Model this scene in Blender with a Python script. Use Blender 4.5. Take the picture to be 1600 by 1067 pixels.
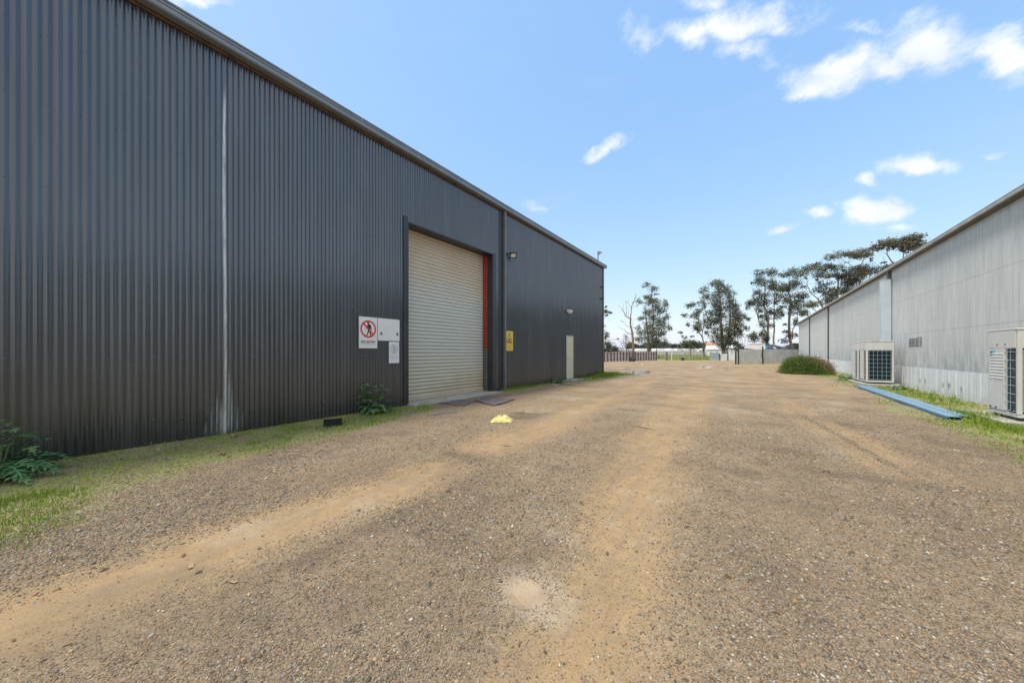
import bpy, math, random
import numpy as np
from mathutils import Vector
R = math.radians
for o in list(bpy.data.objects): bpy.data.objects.remove(o)
S = bpy.context.scene
COL = S.collection
# ------------------------------------------------------------------ camera
EYE, FPX, TH = 1.33, 545.0, math.atan(372/545.0)
CT, ST = math.cos(TH), math.sin(TH)
cam = bpy.data.cameras.new('camera'); co = bpy.data.objects.new('camera', cam); COL.objects.link(co)
co.location = (0, 0, EYE); co.rotation_euler = (R(90), 0, TH)
cam.sensor_width = 36; cam.lens = FPX/1600*36; cam.shift_y = 16.5/1600
cam.clip_start = .05; cam.clip_end = 3000
S.camera = co
# ------------------------------------------------------------------ sky, sun, exposure
SUN_EL, SUN_AZ = R(66), R(-152)            # azimuth measured from +Y towards +X
sun = bpy.data.lights.new('sun', 'SUN'); so = bpy.data.objects.new('sun', sun); COL.objects.link(so)
sun.energy = 1.6; sun.angle = R(12); sun.color = (1, .965, .91)
sd = Vector((math.sin(SUN_AZ)*math.cos(SUN_EL), math.cos(SUN_AZ)*math.cos(SUN_EL), math.sin(SUN_EL)))
so.rotation_euler = sd.to_track_quat('Z', 'Y').to_euler(); so.location = (-20, 20, 40)
S.view_settings.view_transform = 'Standard'; S.view_settings.look = 'None'
S.view_settings.gamma = 1; S.view_settings.exposure = 1.2
S.render.resolution_x, S.render.resolution_y = 1024, 682

class NT:
    """small node-tree helper"""
    def __init__(s, tree): s.t = tree; tree.nodes.clear()
    def n(s, typ, **kw):
        d = s.t.nodes.new(typ)
        for k, v in kw.items():
            if k.startswith('_'): setattr(d, k[1:], v)
        return d
    def set(s, sock, v):
        if isinstance(v, bpy.types.NodeSocket): s.t.links.new(v, sock)
        else: sock.default_value = v
    def math(s, op, a, b=None, c=None, clamp=False):
        d = s.t.nodes.new('ShaderNodeMath'); d.operation = op; d.use_clamp = clamp
        s.set(d.inputs[0], a)
        if b is not None: s.set(d.inputs[1], b)
        if c is not None: s.set(d.inputs[2], c)
        return d.outputs[0]
    def vmath(s, op, a, b=None):
        d = s.t.nodes.new('ShaderNodeVectorMath'); d.operation = op
        s.set(d.inputs[0], a)
        if b is not None: s.set(d.inputs[1], b)
        return d
    def mix(s, f, a, b, typ='MIX'):
        d = s.t.nodes.new('ShaderNodeMix'); d.data_type = 'RGBA'; d.blend_type = typ
        s.set(d.inputs[0], f)
        for i, v in ((6, a), (7, b)):
            if isinstance(v, tuple) and len(v) == 3: v = v+(1,)
            s.set(d.inputs[i], v)
        return d.outputs[2]
    def ramp(s, f, stops, interp='LINEAR'):
        d = s.t.nodes.new('ShaderNodeValToRGB'); d.color_ramp.interpolation = interp
        e = d.color_ramp.elements
        while len(e) < len(stops): e.new(.5)
        for q, (p, c) in zip(e, stops):
            q.position = p; q.color = (c, c, c, 1) if not isinstance(c, tuple) else (c+(1,))[:4]
        s.set(d.inputs[0], f); return d.outputs[0]
    def noise(s, vec, scale, detail=3, rough=.55, typ='3D', out=0):
        d = s.t.nodes.new('ShaderNodeTexNoise'); d.noise_dimensions = typ
        if vec is not None: s.set(d.inputs['Vector'], vec)
        d.inputs['Scale'].default_value = scale; d.inputs['Detail'].default_value = detail
        d.inputs['Roughness'].default_value = rough; return d.outputs[out]
    def maprange(s, v, a, b, c=0., d_=1., smooth=True):
        d = s.t.nodes.new('ShaderNodeMapRange'); d.interpolation_type = 'SMOOTHSTEP' if smooth else 'LINEAR'
        s.set(d.inputs[0], v)
        for i, q in enumerate((a, b, c, d_)): d.inputs[i+1].default_value = q
        return d.outputs[0]
    def pos(s): return s.t.nodes.new('ShaderNodeNewGeometry').outputs['Position']
    def xyz(s, v):
        d = s.t.nodes.new('ShaderNodeSeparateXYZ'); s.set(d.inputs[0], v); return d.outputs
    def comb(s, x, y, z):
        d = s.t.nodes.new('ShaderNodeCombineXYZ'); s.set(d.inputs[0], x); s.set(d.inputs[1], y); s.set(d.inputs[2], z); return d.outputs[0]
    def attr(s, name):
        d = s.t.nodes.new('ShaderNodeAttribute'); d.attribute_name = name; return d.outputs['Fac']
    def scalev(s, v, k):
        d = s.t.nodes.new('ShaderNodeVectorMath'); d.operation = 'MULTIPLY'; s.set(d.inputs[0], v); d.inputs[1].default_value = k
        return d.outputs[0]

W = bpy.data.worlds.new('World'); S.world = W; W.use_nodes = True
def build_world():
    g = NT(W.node_tree)
    sky = g.t.nodes.new('ShaderNodeTexSky'); sky.sky_type = 'NISHITA'; sky.sun_disc = False
    sky.sun_elevation = SUN_EL; sky.sun_rotation = SUN_AZ
    sky.air_density = 1.0; sky.dust_density = 1.2; sky.ozone_density = 1.6; sky.altitude = 100
    tc = g.t.nodes.new('ShaderNodeTexCoord'); d = g.xyz(tc.outputs['Generated'])
    az = g.math('ARCTAN2', d[0], d[1])
    el = g.math('ARCSINE', d[2])
    v = g.comb(az, el, 0.)
    nz = g.t.nodes.new('ShaderNodeTexNoise'); nz.inputs['Scale'].default_value = 11; nz.inputs['Detail'].default_value = 7
    nz.inputs['Roughness'].default_value = .6
    g.set(nz.inputs['Vector'], tc.outputs['Generated'])
    off = g.vmath('SUBTRACT', nz.outputs['Color'], (.5, .5, .5)).outputs[0]
    vw = g.vmath('ADD', v, g.scalev(off, (.10, .07, 0))).outputs[0]
    # cumulus scraps: azimuth, elevation, half sizes (degrees), tilt, weight
    clouds = []
    for px, py, w, h, tilt, wt in ((1150, 48, 100, 34, .1, 1), (1070, 62, 48, 26, -.1, .75), (1110, 5, 45, 26, 0, .6), (1300, 122, 90, 36, .25, 1),
            (1455, 85, 92, 52, .1, 1), (1570, 95, 90, 42, 0, 1), (1385, 110, 80, 30, .1, 1), (1345, 60, 34, 18, 0, .55), (945, 235, 44, 10, .42, .72), (1440, 262, 62, 21, .0, 1),
            (1357, 279, 26, 13, 0, .9), (1366, 330, 54, 22, 0, 1), (1284, 340, 30, 9, 0, .6), (1220, 361, 22, 10, 0, .6), (1560, 235, 26, 9, .2, .5),
            (310, 2, 62, 16, 0, .65), (1000, 62, 34, 26, -.5, .45), (1160, 85, 55, 20, -.2, .6), (842, 322, 30, 8, 0, .35),
            (1720, 170, 90, 35, 0, 1), (1240, 22, 40, 14, 0, .35), (1420, 352, 30, 8, 0, .35)):
        a = math.atan((px-800)/FPX); e = math.atan((550-py)/FPX*math.cos(a))
        ka = math.cos(a)**2/FPX; ke = math.cos(e)**2*math.cos(a)/FPX
        # local frame on the sky sphere, so that each scrap keeps its own level base
        def ae(u, w_):
            dx, dz = (u-800)/FPX, (550-w_)/FPX
            return math.atan(dx)-TH, math.atan(dz/math.hypot(1, dx))
        A0, A1, A2 = ae(px, py), ae(px+1, py), ae(px, py-1)
        j = np.linalg.inv(np.array([[A1[0]-A0[0], A2[0]-A0[0]], [A1[1]-A0[1], A2[1]-A0[1]]]))
        c_, s_ = math.cos(tilt), math.sin(tilt)
        Mx = np.diag([1/w, 1/h])@np.array([[c_, s_], [-s_, c_]])@j
        clouds.append((A0, Mx, wt))
    acc = None
    wl_ = g.vmath('SUBTRACT', nz.outputs['Color'], (.5, .5, .5)).outputs[0]
    for A0, Mx, wt in clouds:
        q = g.vmath('SUBTRACT', vw, (A0[0], A0[1], 0)).outputs[0]
        q0 = g.vmath('DOT_PRODUCT', q, (Mx[0][0], Mx[0][1], 0)).outputs['Value']; q1 = g.vmath('DOT_PRODUCT', q, (Mx[1][0], Mx[1][1], 0)).outputs['Value']
        # flatter below than above
        q1 = g.math('MAXIMUM', g.math('MULTIPLY', q1, .85), g.math('MULTIPLY', q1, -1.25))
        ln = g.vmath('LENGTH', g.comb(q0, q1, 0.)).outputs['Value']
        dn = g.math('MULTIPLY', g.math('SUBTRACT', 1.12, ln), wt)
        acc = dn if acc is None else g.math('MAXIMUM', acc, dn)
    fine = g.noise(g.scalev(tc.outputs['Generated'], (1, 1, 1.5)), 24, 8, .60)
    dens = g.math('ADD', acc, g.math('MULTIPLY', g.math('SUBTRACT', fine, .49), 1.45))
    cm = g.maprange(dens, -.05, 1.0, 0, .98)
    veil = g.maprange(g.noise(g.scalev(v, (1, 2.5, 1)), 3.5, 6, .6), .5, .8, 0, .05)
    cm = g.math('MAXIMUM', cm, veil)
    # added unseen cloud deck overhead and behind the viewer, giving neutral fill light
    back = g.math('MAXIMUM', g.maprange(g.math('ADD', g.math('MULTIPLY', d[1], .93), g.math('MULTIPLY', d[0], -.36)), .12, -.25), g.maprange(d[2], .80, .93))
    fill_deck = g.maprange(g.noise(tc.outputs['Generated'], 3.0, 7, .6), .30, .60, .25, .95)
    cm = g.math('MAXIMUM', cm, g.math('MULTIPLY', back, fill_deck))
    # a touch more cyan and a paler horizon than the plain model gives, as the winter air has here
    c3 = g.xyz(sky.outputs[0])
    base = g.comb(g.math('MULTIPLY', g.math('POWER', c3[0], .72), 1.15), g.math('MULTIPLY', g.math('POWER', c3[1], .50), 1.62), g.math('MULTIPLY', g.math('POWER', c3[2], .15), 3.02))
    shade = g.noise(g.vmath('ADD', tc.outputs['Generated'], (0, 0, .02)).outputs[0], 13, 5, .55)
    cc = g.mix(cm, base, g.mix(g.maprange(shade, .38, .62), (3.35, 3.55, 3.85), CLOUD))
    bg = g.t.nodes.new('ShaderNodeBackground'); g.set(bg.inputs[0], cc); bg.inputs[1].default_value = SKY_STR
    out = g.t.nodes.new('ShaderNodeOutputWorld'); g.set(out.inputs[0], bg.outputs[0])
SKY_STR = .12; CLOUD = (4.1, 4.15, 4.2)
build_world()

# ------------------------------------------------------------------ helpers
def at(px, py, den):                 # a point at depth den that lies along a pixel's line of sight
    lat = (px-800)/FPX*den
    return Vector((lat*CT-den*ST, lat*ST+den*CT, EYE+(550-py)/FPX*den))
def gnd(px, py):
    p = at(px, py, FPX*EYE/(py-550)); p.z = 0; return p

class MB:
    def __init__(s): s.v = []; s.f = []
    def add(s, vs, fs):
        k = len(s.v); s.v += [tuple(q) for q in vs]; s.f += [tuple(i+k for i in q) for q in fs]; return s
    def box(s, x0, x1, y0, y1, z0, z1):
        return s.add([(x0,y0,z0),(x1,y0,z0),(x1,y1,z0),(x0,y1,z0),(x0,y0,z1),(x1,y0,z1),(x1,y1,z1),(x0,y1,z1)],
                     [(0,3,2,1),(4,5,6,7),(0,1,5,4),(1,2,6,5),(2,3,7,6),(3,0,4,7)])
    def obox(s, c, ux, uy, uz, hx, hy, hz):
        c = Vector(c); ux, uy, uz = Vector(ux)*hx, Vector(uy)*hy, Vector(uz)*hz
        return s.add([c-ux-uy-uz, c+ux-uy-uz, c+ux+uy-uz, c-ux+uy-uz, c-ux-uy+uz, c+ux-uy+uz, c+ux+uy+uz, c-ux+uy+uz],
                     [(0,3,2,1),(4,5,6,7),(0,1,5,4),(1,2,6,5),(2,3,7,6),(3,0,4,7)])
    def path(s, pts, rad, n=7, cap=True):
        pts = [Vector(p) for p in pts]
        if not hasattr(rad, '__len__'): rad = [rad]*len(pts)
        vs = []; fs = []
        ref = Vector((.31, .17, .93))
        for i, p in enumerate(pts):
            t = (pts[min(i+1, len(pts)-1)]-pts[max(i-1, 0)])
            t = t.normalized() if t.length > 1e-9 else Vector((0, 0, 1))
            if abs(t.dot(ref)) > .97: ref = Vector((.9, .3, .1))
            a = t.cross(ref).normalized(); b = t.cross(a)
            for k in range(n):
                w = 2*math.pi*k/n
                vs.append(p+(a*math.cos(w)+b*math.sin(w))*rad[i])
        for i in range(len(pts)-1):
            for k in range(n):
                fs.append((i*n+k, i*n+(k+1) % n, (i+1)*n+(k+1) % n, (i+1)*n+k))
        if cap: fs.append(tuple(range(n-1, -1, -1))); fs.append(tuple((len(pts)-1)*n+k for k in range(n)))
        return s.add(vs, fs)
    def prism_y(s, prof, y0, y1):        # profile in (x,z), swept along y
        n = len(prof)
        vs = [(x, y0, z) for x, z in prof]+[(x, y1, z) for x, z in prof]
        return s.add(vs, [(i, (i+1) % n, n+(i+1) % n, n+i) for i in range(n)]+[tuple(range(n-1, -1, -1)), tuple(range(n, 2*n))])
    def prism_x(s, prof, x0, x1):        # profile in (y,z), swept along x
        n = len(prof)
        vs = [(x0, y, z) for y, z in prof]+[(x1, y, z) for y, z in prof]
        return s.add(vs, [(i, (i+1) % n, n+(i+1) % n, n+i) for i in range(n)]+[tuple(range(n-1, -1, -1)), tuple(range(n, 2*n))])
    def ring(s, x, cy, cz, r0, r1, t, n=40):   # flat ring facing +x
        for k in range(n):
            a, b = 2*math.pi*k/n, 2*math.pi*(k+1)/n
            q = [(cy+r*math.cos(w), cz+r*math.sin(w)) for r, w in ((r0, a), (r1, a), (r1, b), (r0, b))]
            s.add([(x+t, y, z) for y, z in q], [(0, 1, 2, 3)])
        return s
    def build(s, name, mat, parent=None, world=False, smooth=False, bevel=0, label=None):
        off = Vector((0, 0, 0))
        if world and parent is not None: off = loc_of(parent)
        m = bpy.data.meshes.new(name); m.from_pydata([tuple(Vector(q)-off) for q in s.v], [], s.f); m.update()
        return link(name, m, mat, parent, smooth, bevel, label)
WLOC = {}
def loc_of(o):
    l = Vector((0, 0, 0))
    while o is not None: l += o.location; o = o.parent
    return l
def link(name, m, mat, parent=None, smooth=False, bevel=0, label=None):
    m.materials.append(mat)
    o = bpy.data.objects.new(name, m); COL.objects.link(o)
    if parent is not None: o.parent = parent
    if smooth: m.polygons.foreach_set('use_smooth', [True]*len(m.polygons))
    if bevel:
        b = o.modifiers.new('bevel', 'BEVEL'); b.width = bevel; b.segments = 2; b.limit_method = 'ANGLE'
    if label: o['label'] = label
    return o
def npmesh(name, V, F, mat, parent=None, attrs=None, smooth=False, world=False):
    V = np.asarray(V, np.float32); F = np.asarray(F, np.int32)
    if world and parent is not None: V = V-np.array(loc_of(parent), np.float32)
    m = bpy.data.meshes.new(name); k = F.shape[1]
    m.vertices.add(len(V)); m.vertices.foreach_set('co', V.ravel())
    m.loops.add(F.size); m.loops.foreach_set('vertex_index', F.ravel())
    m.polygons.add(len(F)); m.polygons.foreach_set('loop_start', np.arange(0, F.size, k, dtype=np.int32))
    m.polygons.foreach_set('loop_total', np.full(len(F), k, np.int32))
    m.update(calc_edges=True)
    for a, vals in (attrs or {}).items():
        at_ = m.attributes.new(a, 'FLOAT', 'POINT'); at_.data.foreach_set('value', np.asarray(vals, np.float32).ravel())
    if smooth: m.polygons.foreach_set('use_smooth', np.ones(len(F), bool))
    m.validate()
    return link(name, m, mat, parent)
def tag(o, label=None, cat=None, group=None, kind=None):
    for k, v in (('label', label), ('category', cat), ('group', group), ('kind', kind)):
        if v: o[k] = v
    return o
def thing(name, label, cat, loc=(0, 0, 0), rz=0, group=None):
    o = bpy.data.objects.new(name, None); COL.objects.link(o); o.location = loc; o.rotation_euler = (0, 0, rz)
    o.empty_display_size = .2
    return tag(o, label, cat, group)
def copy_tree(o, parent=None):
    c = o.copy(); COL.objects.link(c); c.parent = parent
    for ch in list(o.children): copy_tree(ch, c)
    return c
def gridfaces(nu, nv):
    i = np.arange(nu-1)[:, None]; j = np.arange(nv-1)[None, :]
    a = (i*nv+j).ravel(); return np.stack([a, a+nv, a+nv+1, a+1], 1)
def vnoise(x, y, seed):
    rs = np.random.RandomState(seed); T = rs.rand(256, 256)
    xi = np.floor(x).astype(int); yi = np.floor(y).astype(int); fx = x-xi; fy = y-yi
    fx = fx*fx*(3-2*fx); fy = fy*fy*(3-2*fy)
    g = lambda a, b: T[a % 256, b % 256]
    return (g(xi, yi)*(1-fx)+g(xi+1, yi)*fx)*(1-fy)+(g(xi, yi+1)*(1-fx)+g(xi+1, yi+1)*fx)*fy
def fbm(x, y, sc, seed, octv=4):
    x = np.asarray(x, float); y = np.asarray(y, float); s = 0; a = .5; t = 0
    for k in range(octv):
        s = s+a*vnoise(x*sc*2**k+17.3*k, y*sc*2**k+5.1*k, seed+k); t += a; a *= .5
    return s/t
def sst(a, b, x):
    t = np.clip((x-a)/(b-a), 0, 1); return t*t*(3-2*t)

# ------------------------------------------------------------------ materials
def newmat(name):
    m = bpy.data.materials.new(name); m.use_nodes = True; return m, NT(m.node_tree)
def finish(g, color, rough=.6, metal=0., bump=None, bstr=.3, bdist=.01, spec=.5, extra=None):
    p = g.t.nodes.new('ShaderNodeBsdfPrincipled')
    if isinstance(color, tuple) and len(color) == 3: color = color+(1,)
    g.set(p.inputs['Base Color'], color); g.set(p.inputs['Roughness'], rough); g.set(p.inputs['Metallic'], metal)
    p.inputs['Specular IOR Level'].default_value = spec
    for k, v in (extra or {}).items(): g.set(p.inputs[k], v)
    if bump is not None:
        b = g.t.nodes.new('ShaderNodeBump'); b.inputs['Strength'].default_value = bstr; b.inputs['Distance'].default_value = bdist
        g.set(b.inputs['Height'], bump); g.set(p.inputs['Normal'], b.outputs[0])
    o = g.t.nodes.new('ShaderNodeOutputMaterial'); g.set(o.inputs[0], p.outputs[0]); return p
def simple(name, col, rough=.5, metal=0., var=.18, scale=6., dirt=None, bstr=.1, spec=.5):
    m, g = newmat(name); tc = g.t.nodes.new('ShaderNodeTexCoord').outputs['Object']
    n = g.noise(tc, scale, 5, .6)
    a = tuple(c*(1-var) for c in col); b = tuple(min(1, c*(1+var)) for c in col)
    c = g.ramp(n, [(.3, a), (.7, b)])
    if dirt: c = g.mix(g.maprange(g.noise(tc, scale*2.3, 6, .7), .52, .75, 0, dirt[1]), c, dirt[0])
    finish(g, c, g.maprange(n, .3, .7, rough*.85, min(1, rough*1.15), False), metal, g.noise(tc, scale*20, 3), bstr, .002, spec)
    return m

def mat_charcoal():
    m, g = newmat('charcoal_cladding'); p = g.pos(); x, y, z = g.xyz(p)
    sheet = g.noise(g.comb(g.math('FLOOR', g.math('DIVIDE', y, .762)), 0., 0.), 3.7, 0)
    col = g.mix(g.maprange(sheet, .35, .65, 0, 1), (.017, .018, .020), (.024, .026, .029))
    streak = g.noise(g.scalev(p, (1, 9, .35)), 2.2, 5, .65)
    col = g.mix(g.maprange(streak, .5, .8, 0, .10), col, (.13, .13, .135))
    dust = g.math('MULTIPLY', g.maprange(z, .05, .75, 1, 0), g.maprange(g.noise(p, 5, 6, .7), .35, .75))
    col = g.mix(g.math('MULTIPLY', dust, .18), col, (.16, .13, .10))
    ribn = g.noise(g.comb(g.math('FLOOR', g.math('DIVIDE', y, .0762)), g.math('MULTIPLY', z, .15), 0.), 2.9, 1)
    col = g.mix(g.maprange(ribn, .42, .70, 0, .5), col, (.06, .064, .07))  # rib highlights painted in as a lighter tone on random ribs
    lapl = g.math('ABSOLUTE', g.math('SUBTRACT', g.math('FRACT', g.math('DIVIDE', y, .762)), .5))
    col = g.mix(g.maprange(lapl, .486, .5, 0, .5), col, (.012, .012, .014))
    st = g.attr('white_streak')
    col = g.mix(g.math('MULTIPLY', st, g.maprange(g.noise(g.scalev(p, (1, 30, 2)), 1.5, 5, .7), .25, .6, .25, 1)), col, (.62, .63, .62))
    finish(g, col, g.maprange(streak, .3, .7, .19, .27), 0, g.noise(g.scalev(p, (1, 1, .5)), 3, 3), .12, .01, .5, {'IOR': 1.98, 'Specular Tint': (.88, .94, 1., 1.)})
    return m
def mat_zinc():
    m, g = newmat('weathered_zinc_sheet'); p = g.pos(); x, y, z = g.xyz(p)
    sheet = g.noise(g.comb(g.math('FLOOR', g.math('DIVIDE', y, .762)), 0., 0.), 3.7, 0)
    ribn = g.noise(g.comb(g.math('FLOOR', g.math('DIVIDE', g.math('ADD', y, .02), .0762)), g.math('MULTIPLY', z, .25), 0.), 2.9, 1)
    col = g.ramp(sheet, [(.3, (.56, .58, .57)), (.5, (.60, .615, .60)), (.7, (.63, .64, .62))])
    col = g.mix(g.maprange(ribn, .42, .62, 0, .34), col, (.43, .45, .445))  # rib shading put into the colour as a darker tone on random ribs
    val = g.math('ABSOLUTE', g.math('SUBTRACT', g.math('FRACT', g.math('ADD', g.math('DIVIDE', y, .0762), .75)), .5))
    col = g.mix(g.maprange(val, .30, .5, 0, .80), col, (.22, .235, .23))  # shade in the rib valleys painted into the sheet colour
    st = g.noise(g.scalev(p, (1, 7, .5)), 2.0, 6, .7)
    col = g.mix(g.maprange(st, .45, .75, 0, .38), col, (.38, .39, .40))
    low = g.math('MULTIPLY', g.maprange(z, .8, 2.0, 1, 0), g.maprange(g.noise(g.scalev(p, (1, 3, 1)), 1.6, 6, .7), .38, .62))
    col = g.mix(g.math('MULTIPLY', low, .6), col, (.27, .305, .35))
    lap = g.math('ABSOLUTE', g.math('SUBTRACT', g.math('FRACT', g.math('DIVIDE', g.math('ADD', z, .6), 1.3)), .5))
    col = g.mix(g.maprange(lap, .488, .5, 0, .35), col, (.14, .14, .13))
    rust = g.maprange(g.noise(g.scalev(p, (1, 2, .8)), 3.3, 7, .75), .66, .8, 0, .4)
    col = g.mix(rust, col, (.26, .19, .13))
    finish(g, col, g.maprange(st, .3, .7, .45, .65), .12, g.noise(p, 3, 3), .15, .01, .4)
    return m
def mat_band():
    m, g = newmat('white_base_sheet'); p = g.pos(); x, y, z = g.xyz(p)
    n = g.noise(g.scalev(p, (1, 3, .7)), 3, 6, .7)
    col = g.ramp(n, [(.3, (.60, .61, .63)), (.5, (.76, .77, .78)), (.75, (.84, .84, .83))])
    col = g.mix(g.maprange(g.noise(g.scalev(p, (1, 14, 1)), 1.5, 4), .55, .7, 0, .35), col, (.42, .43, .45))
    low = g.math('MULTIPLY', g.maprange(z, .0, .3, 1, 0), g.maprange(g.noise(p, 6, 5), .35, .65))
    col = g.mix(g.math('MULTIPLY', low, .6), col, (.42, .38, .26))
    r = g.attr('rust')
    col = g.mix(g.math('MULTIPLY', r, g.maprange(g.noise(p, 25, 4), .3, .55, .35, 1)), col, (.25, .13, .06))
    finish(g, col, .6, 0, g.noise(p, 8, 4), .2, .01)
    return m
def mat_roller():
    m, g = newmat('weathered_roller_door'); p = g.pos(); x, y, z = g.xyz(p)
    wob = g.math('MULTIPLY', g.math('SUBTRACT', g.noise(p, 1.2, 4), .5), 1.6)
    zz = g.math('ADD', z, wob)
    col = g.ramp(g.math('DIVIDE', zz, 4.7), [(.02, (0.528, 0.428, 0.290)), (.14, (0.568, 0.538, 0.406)), (.3, (0.554, 0.566, 0.507)), (.6, (0.554, 0.580, 0.536)), (.78, (0.581, 0.511, 0.392)), (1, (0.488, 0.386, 0.275))])
    n = g.noise(g.scalev(p, (1, 1.2, 6)), 2.5, 6, .7)
    col = g.mix(g.maprange(n, .45, .8, 0, .5), col, (0.396, 0.386, 0.348))
    col = g.mix(g.maprange(g.noise(g.scalev(p, (1, 5, .5)), 3, 5, .7), .6, .8, 0, .35), col, (0.594, 0.455, 0.290))
    finish(g, col, .5, .0, g.noise(p, 40, 3), .1, .002)
    return m
def mat_ground():
    m, g = newmat('yard_ground'); p = g.pos()
    sand0, green0, dark0, field0 = g.attr('sand'), g.attr('green'), g.attr('dark'), g.attr('field')
    n1 = g.noise(p, 2.4, 7, .68); n2 = g.noise(p, 11, 6, .65); n3 = g.noise(p, 70, 4, .6)
    def vor(sc, feat='F1'):
        d = g.t.nodes.new('ShaderNodeTexVoronoi'); d.feature = feat; d.inputs['Scale'].default_value = sc; g.set(d.inputs['Vector'], p); return d
    v1 = vor(95); v2 = vor(210); v3 = vor(38)
    def rnd(v): return g.xyz(v.outputs['Color'])[0]
    stops = [(.0, (0.098, 0.075, 0.050)), (.2, (0.177, 0.128, 0.080)), (.42, (0.256, 0.176, 0.100)), (.6, (0.325, 0.218, 0.120)), (.75, (0.275, 0.214, 0.143)), (.88, (0.394, 0.283, 0.166)), (.97, (0.512, 0.403, 0.266))]
    c1 = g.ramp(rnd(v1), stops); c2 = g.ramp(rnd(v2), stops); c3 = g.ramp(rnd(v3), stops)
    grav = g.mix(.55, c1, c2); grav = g.mix(g.maprange(rnd(v3), .7, .75, 0, .5), grav, c3)
    grav = g.mix(.26, grav, (.35, .265, .17))
    grav = g.mix(g.maprange(n1, .35, .7, .0, .40), grav, (.29, .22, .145))
    sandc = g.mix(g.maprange(n2, .3, .7), (0.362, 0.237, 0.116), (0.435, 0.294, 0.149))
    sandc = g.mix(g.maprange(n1, .4, .75, 0, .6), sandc, (0.328, 0.223, 0.120))
    sandc = g.mix(g.maprange(n3, .5, .75, 0, .35), sandc, (0.242, 0.160, 0.088))
    sandc = g.mix(g.maprange(rnd(v1), .86, .9, 0, .45), sandc, c2)
    nst = g.noise(g.scalev(p, (2.6, .55, 1)), 1.0, 6, .65)
    jit = g.math('ADD', g.math('MULTIPLY', g.math('SUBTRACT', n1, .5), 1.1), g.math('MULTIPLY', g.math('SUBTRACT', n2, .5), 1.0))
    jit = g.math('ADD', jit, g.math('MULTIPLY', g.math('SUBTRACT', rnd(v1), .5), .38))
    jit = g.math('ADD', jit, g.math('MULTIPLY', g.math('SUBTRACT', nst, .5), 1.7))
    s = g.maprange(g.math('ADD', sand0, jit), .12, .82, 0, .96)
    col = g.mix(s, grav, sandc)
    fil = g.noise(g.scalev(p, (11, .5, 1)), 1.0, 4, .6)
    sandc = g.mix(g.maprange(fil, .40, .65, 0, .42), sandc, (.28, .215, .15))
    sandc = g.mix(g.maprange(n1, .30, .45, .35, 0), sandc, (.45, .36, .25))
    tread = g.attr('tread'); py_ = g.xyz(p)[1]
    tw = g.math('SINE', g.math('ADD', g.math('MULTIPLY', py_, 52.), g.math('MULTIPLY', n1, 6.)))
    tr_ = g.math('MULTIPLY', tread, g.maprange(tw, -.2, .6))
    s = g.math('MAXIMUM', s, g.math('MULTIPLY', tr_, .75))
    col = g.mix(s, grav, sandc)
    dk = g.maprange(g.math('ADD', dark0, g.math('MULTIPLY', jit, .7)), .25, .75, 0, .8)
    col = g.mix(dk, col, g.mix(.65, grav, (.09, .066, .046)))
    patch = g.maprange(g.math('ADD', g.noise(g.scalev(p, (1.6, .9, 1)), 1.9, 7, .72), g.math('MULTIPLY', g.math('SUBTRACT', n2, .5), .5)), .44, .56, .28, 1)
    blot = g.noise(g.scalev(p, (.8, .55, 1)), 1.1, 8, .72)
    col = g.mix(g.maprange(blot, .48, .62, 0, .58), col, g.mix(.5, grav, (.12, .09, .062)))
    col = g.mix(g.maprange(blot, .46, .34, 0, .42), col, (.45, .375, .28))
    far_ = g.maprange(g.vmath('LENGTH', p).outputs['Value'], 6, 16)
    bl2 = g.noise(g.scalev(p, (.9, 1.6, 1)), .55, 7, .75)
    col = g.mix(g.math('MULTIPLY', far_, g.maprange(bl2, .49, .60, 0, .55)), col, (.17, .125, .085))
    col = g.mix(g.math('MULTIPLY', far_, g.maprange(bl2, .44, .36, 0, .5)), col, (.42, .37, .30))
    col = g.mix(g.math('MULTIPLY', g.attr('pale'), g.maprange(n2, .3, .6, .1, .34)), col, (.50, .44, .35))
    gr = g.math('MULTIPLY', g.maprange(g.math('ADD', green0, g.math('MULTIPLY', jit, 1.2)), .28, .80), g.maprange(green0, .01, .2))
    mossn = g.noise(p, 3.4, 6, .7)
    moss = g.mix(g.maprange(n3, .35, .65), (.15, .24, .016), (.37, .45, .055))
    litter = g.mix(g.maprange(rnd(v1), .25, .75), (.17, .125, .075), (.40, .33, .20))
    moss = g.mix(g.maprange(mossn, .52, .68, 0, .8), moss, (.33, .285, .15))
    mott = g.noise(p, 26, 6, .75)
    moss = g.mix(g.maprange(mott, .50, .62, 0, .85), moss, g.mix(g.maprange(rnd(v1), .3, .7), (.20, .15, .09), (.42, .36, .22)))
    moss = g.mix(g.maprange(rnd(v2), .72, .85, 0, .7), moss, (.46, .41, .26))
    moss = g.mix(g.maprange(rnd(v2), .22, .10, 0, .6), moss, (.07, .08, .025))
    moss = g.mix(g.maprange(g.noise(p, 1.7, 5, .7), .60, .68, 0, .6), moss, (.36, .28, .14))
    moss = g.mix(patch, litter, moss)
    col = g.mix(g.math('MULTIPLY', gr, .92), col, moss)
    fc = g.mix(g.maprange(g.noise(p, .25, 6, .7), .42, .6), (.34, .28, .15), (.20, .20, .08))
    col = g.mix(field0, col, fc)
    h = g.math('ADD', g.math('MULTIPLY', v1.outputs['Distance'], -.8), g.math('ADD', g.math('MULTIPLY', n2, 1.1), g.math('MULTIPLY', n3, .5)))
    h = g.math('MULTIPLY', h, g.maprange(s, 0, 1, 1, .35, False))
    h = g.math('ADD', h, g.math('MULTIPLY', n1, 1.2))
    finish(g, col, .92, 0, h, .55, .014, .25)
    return m
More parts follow.
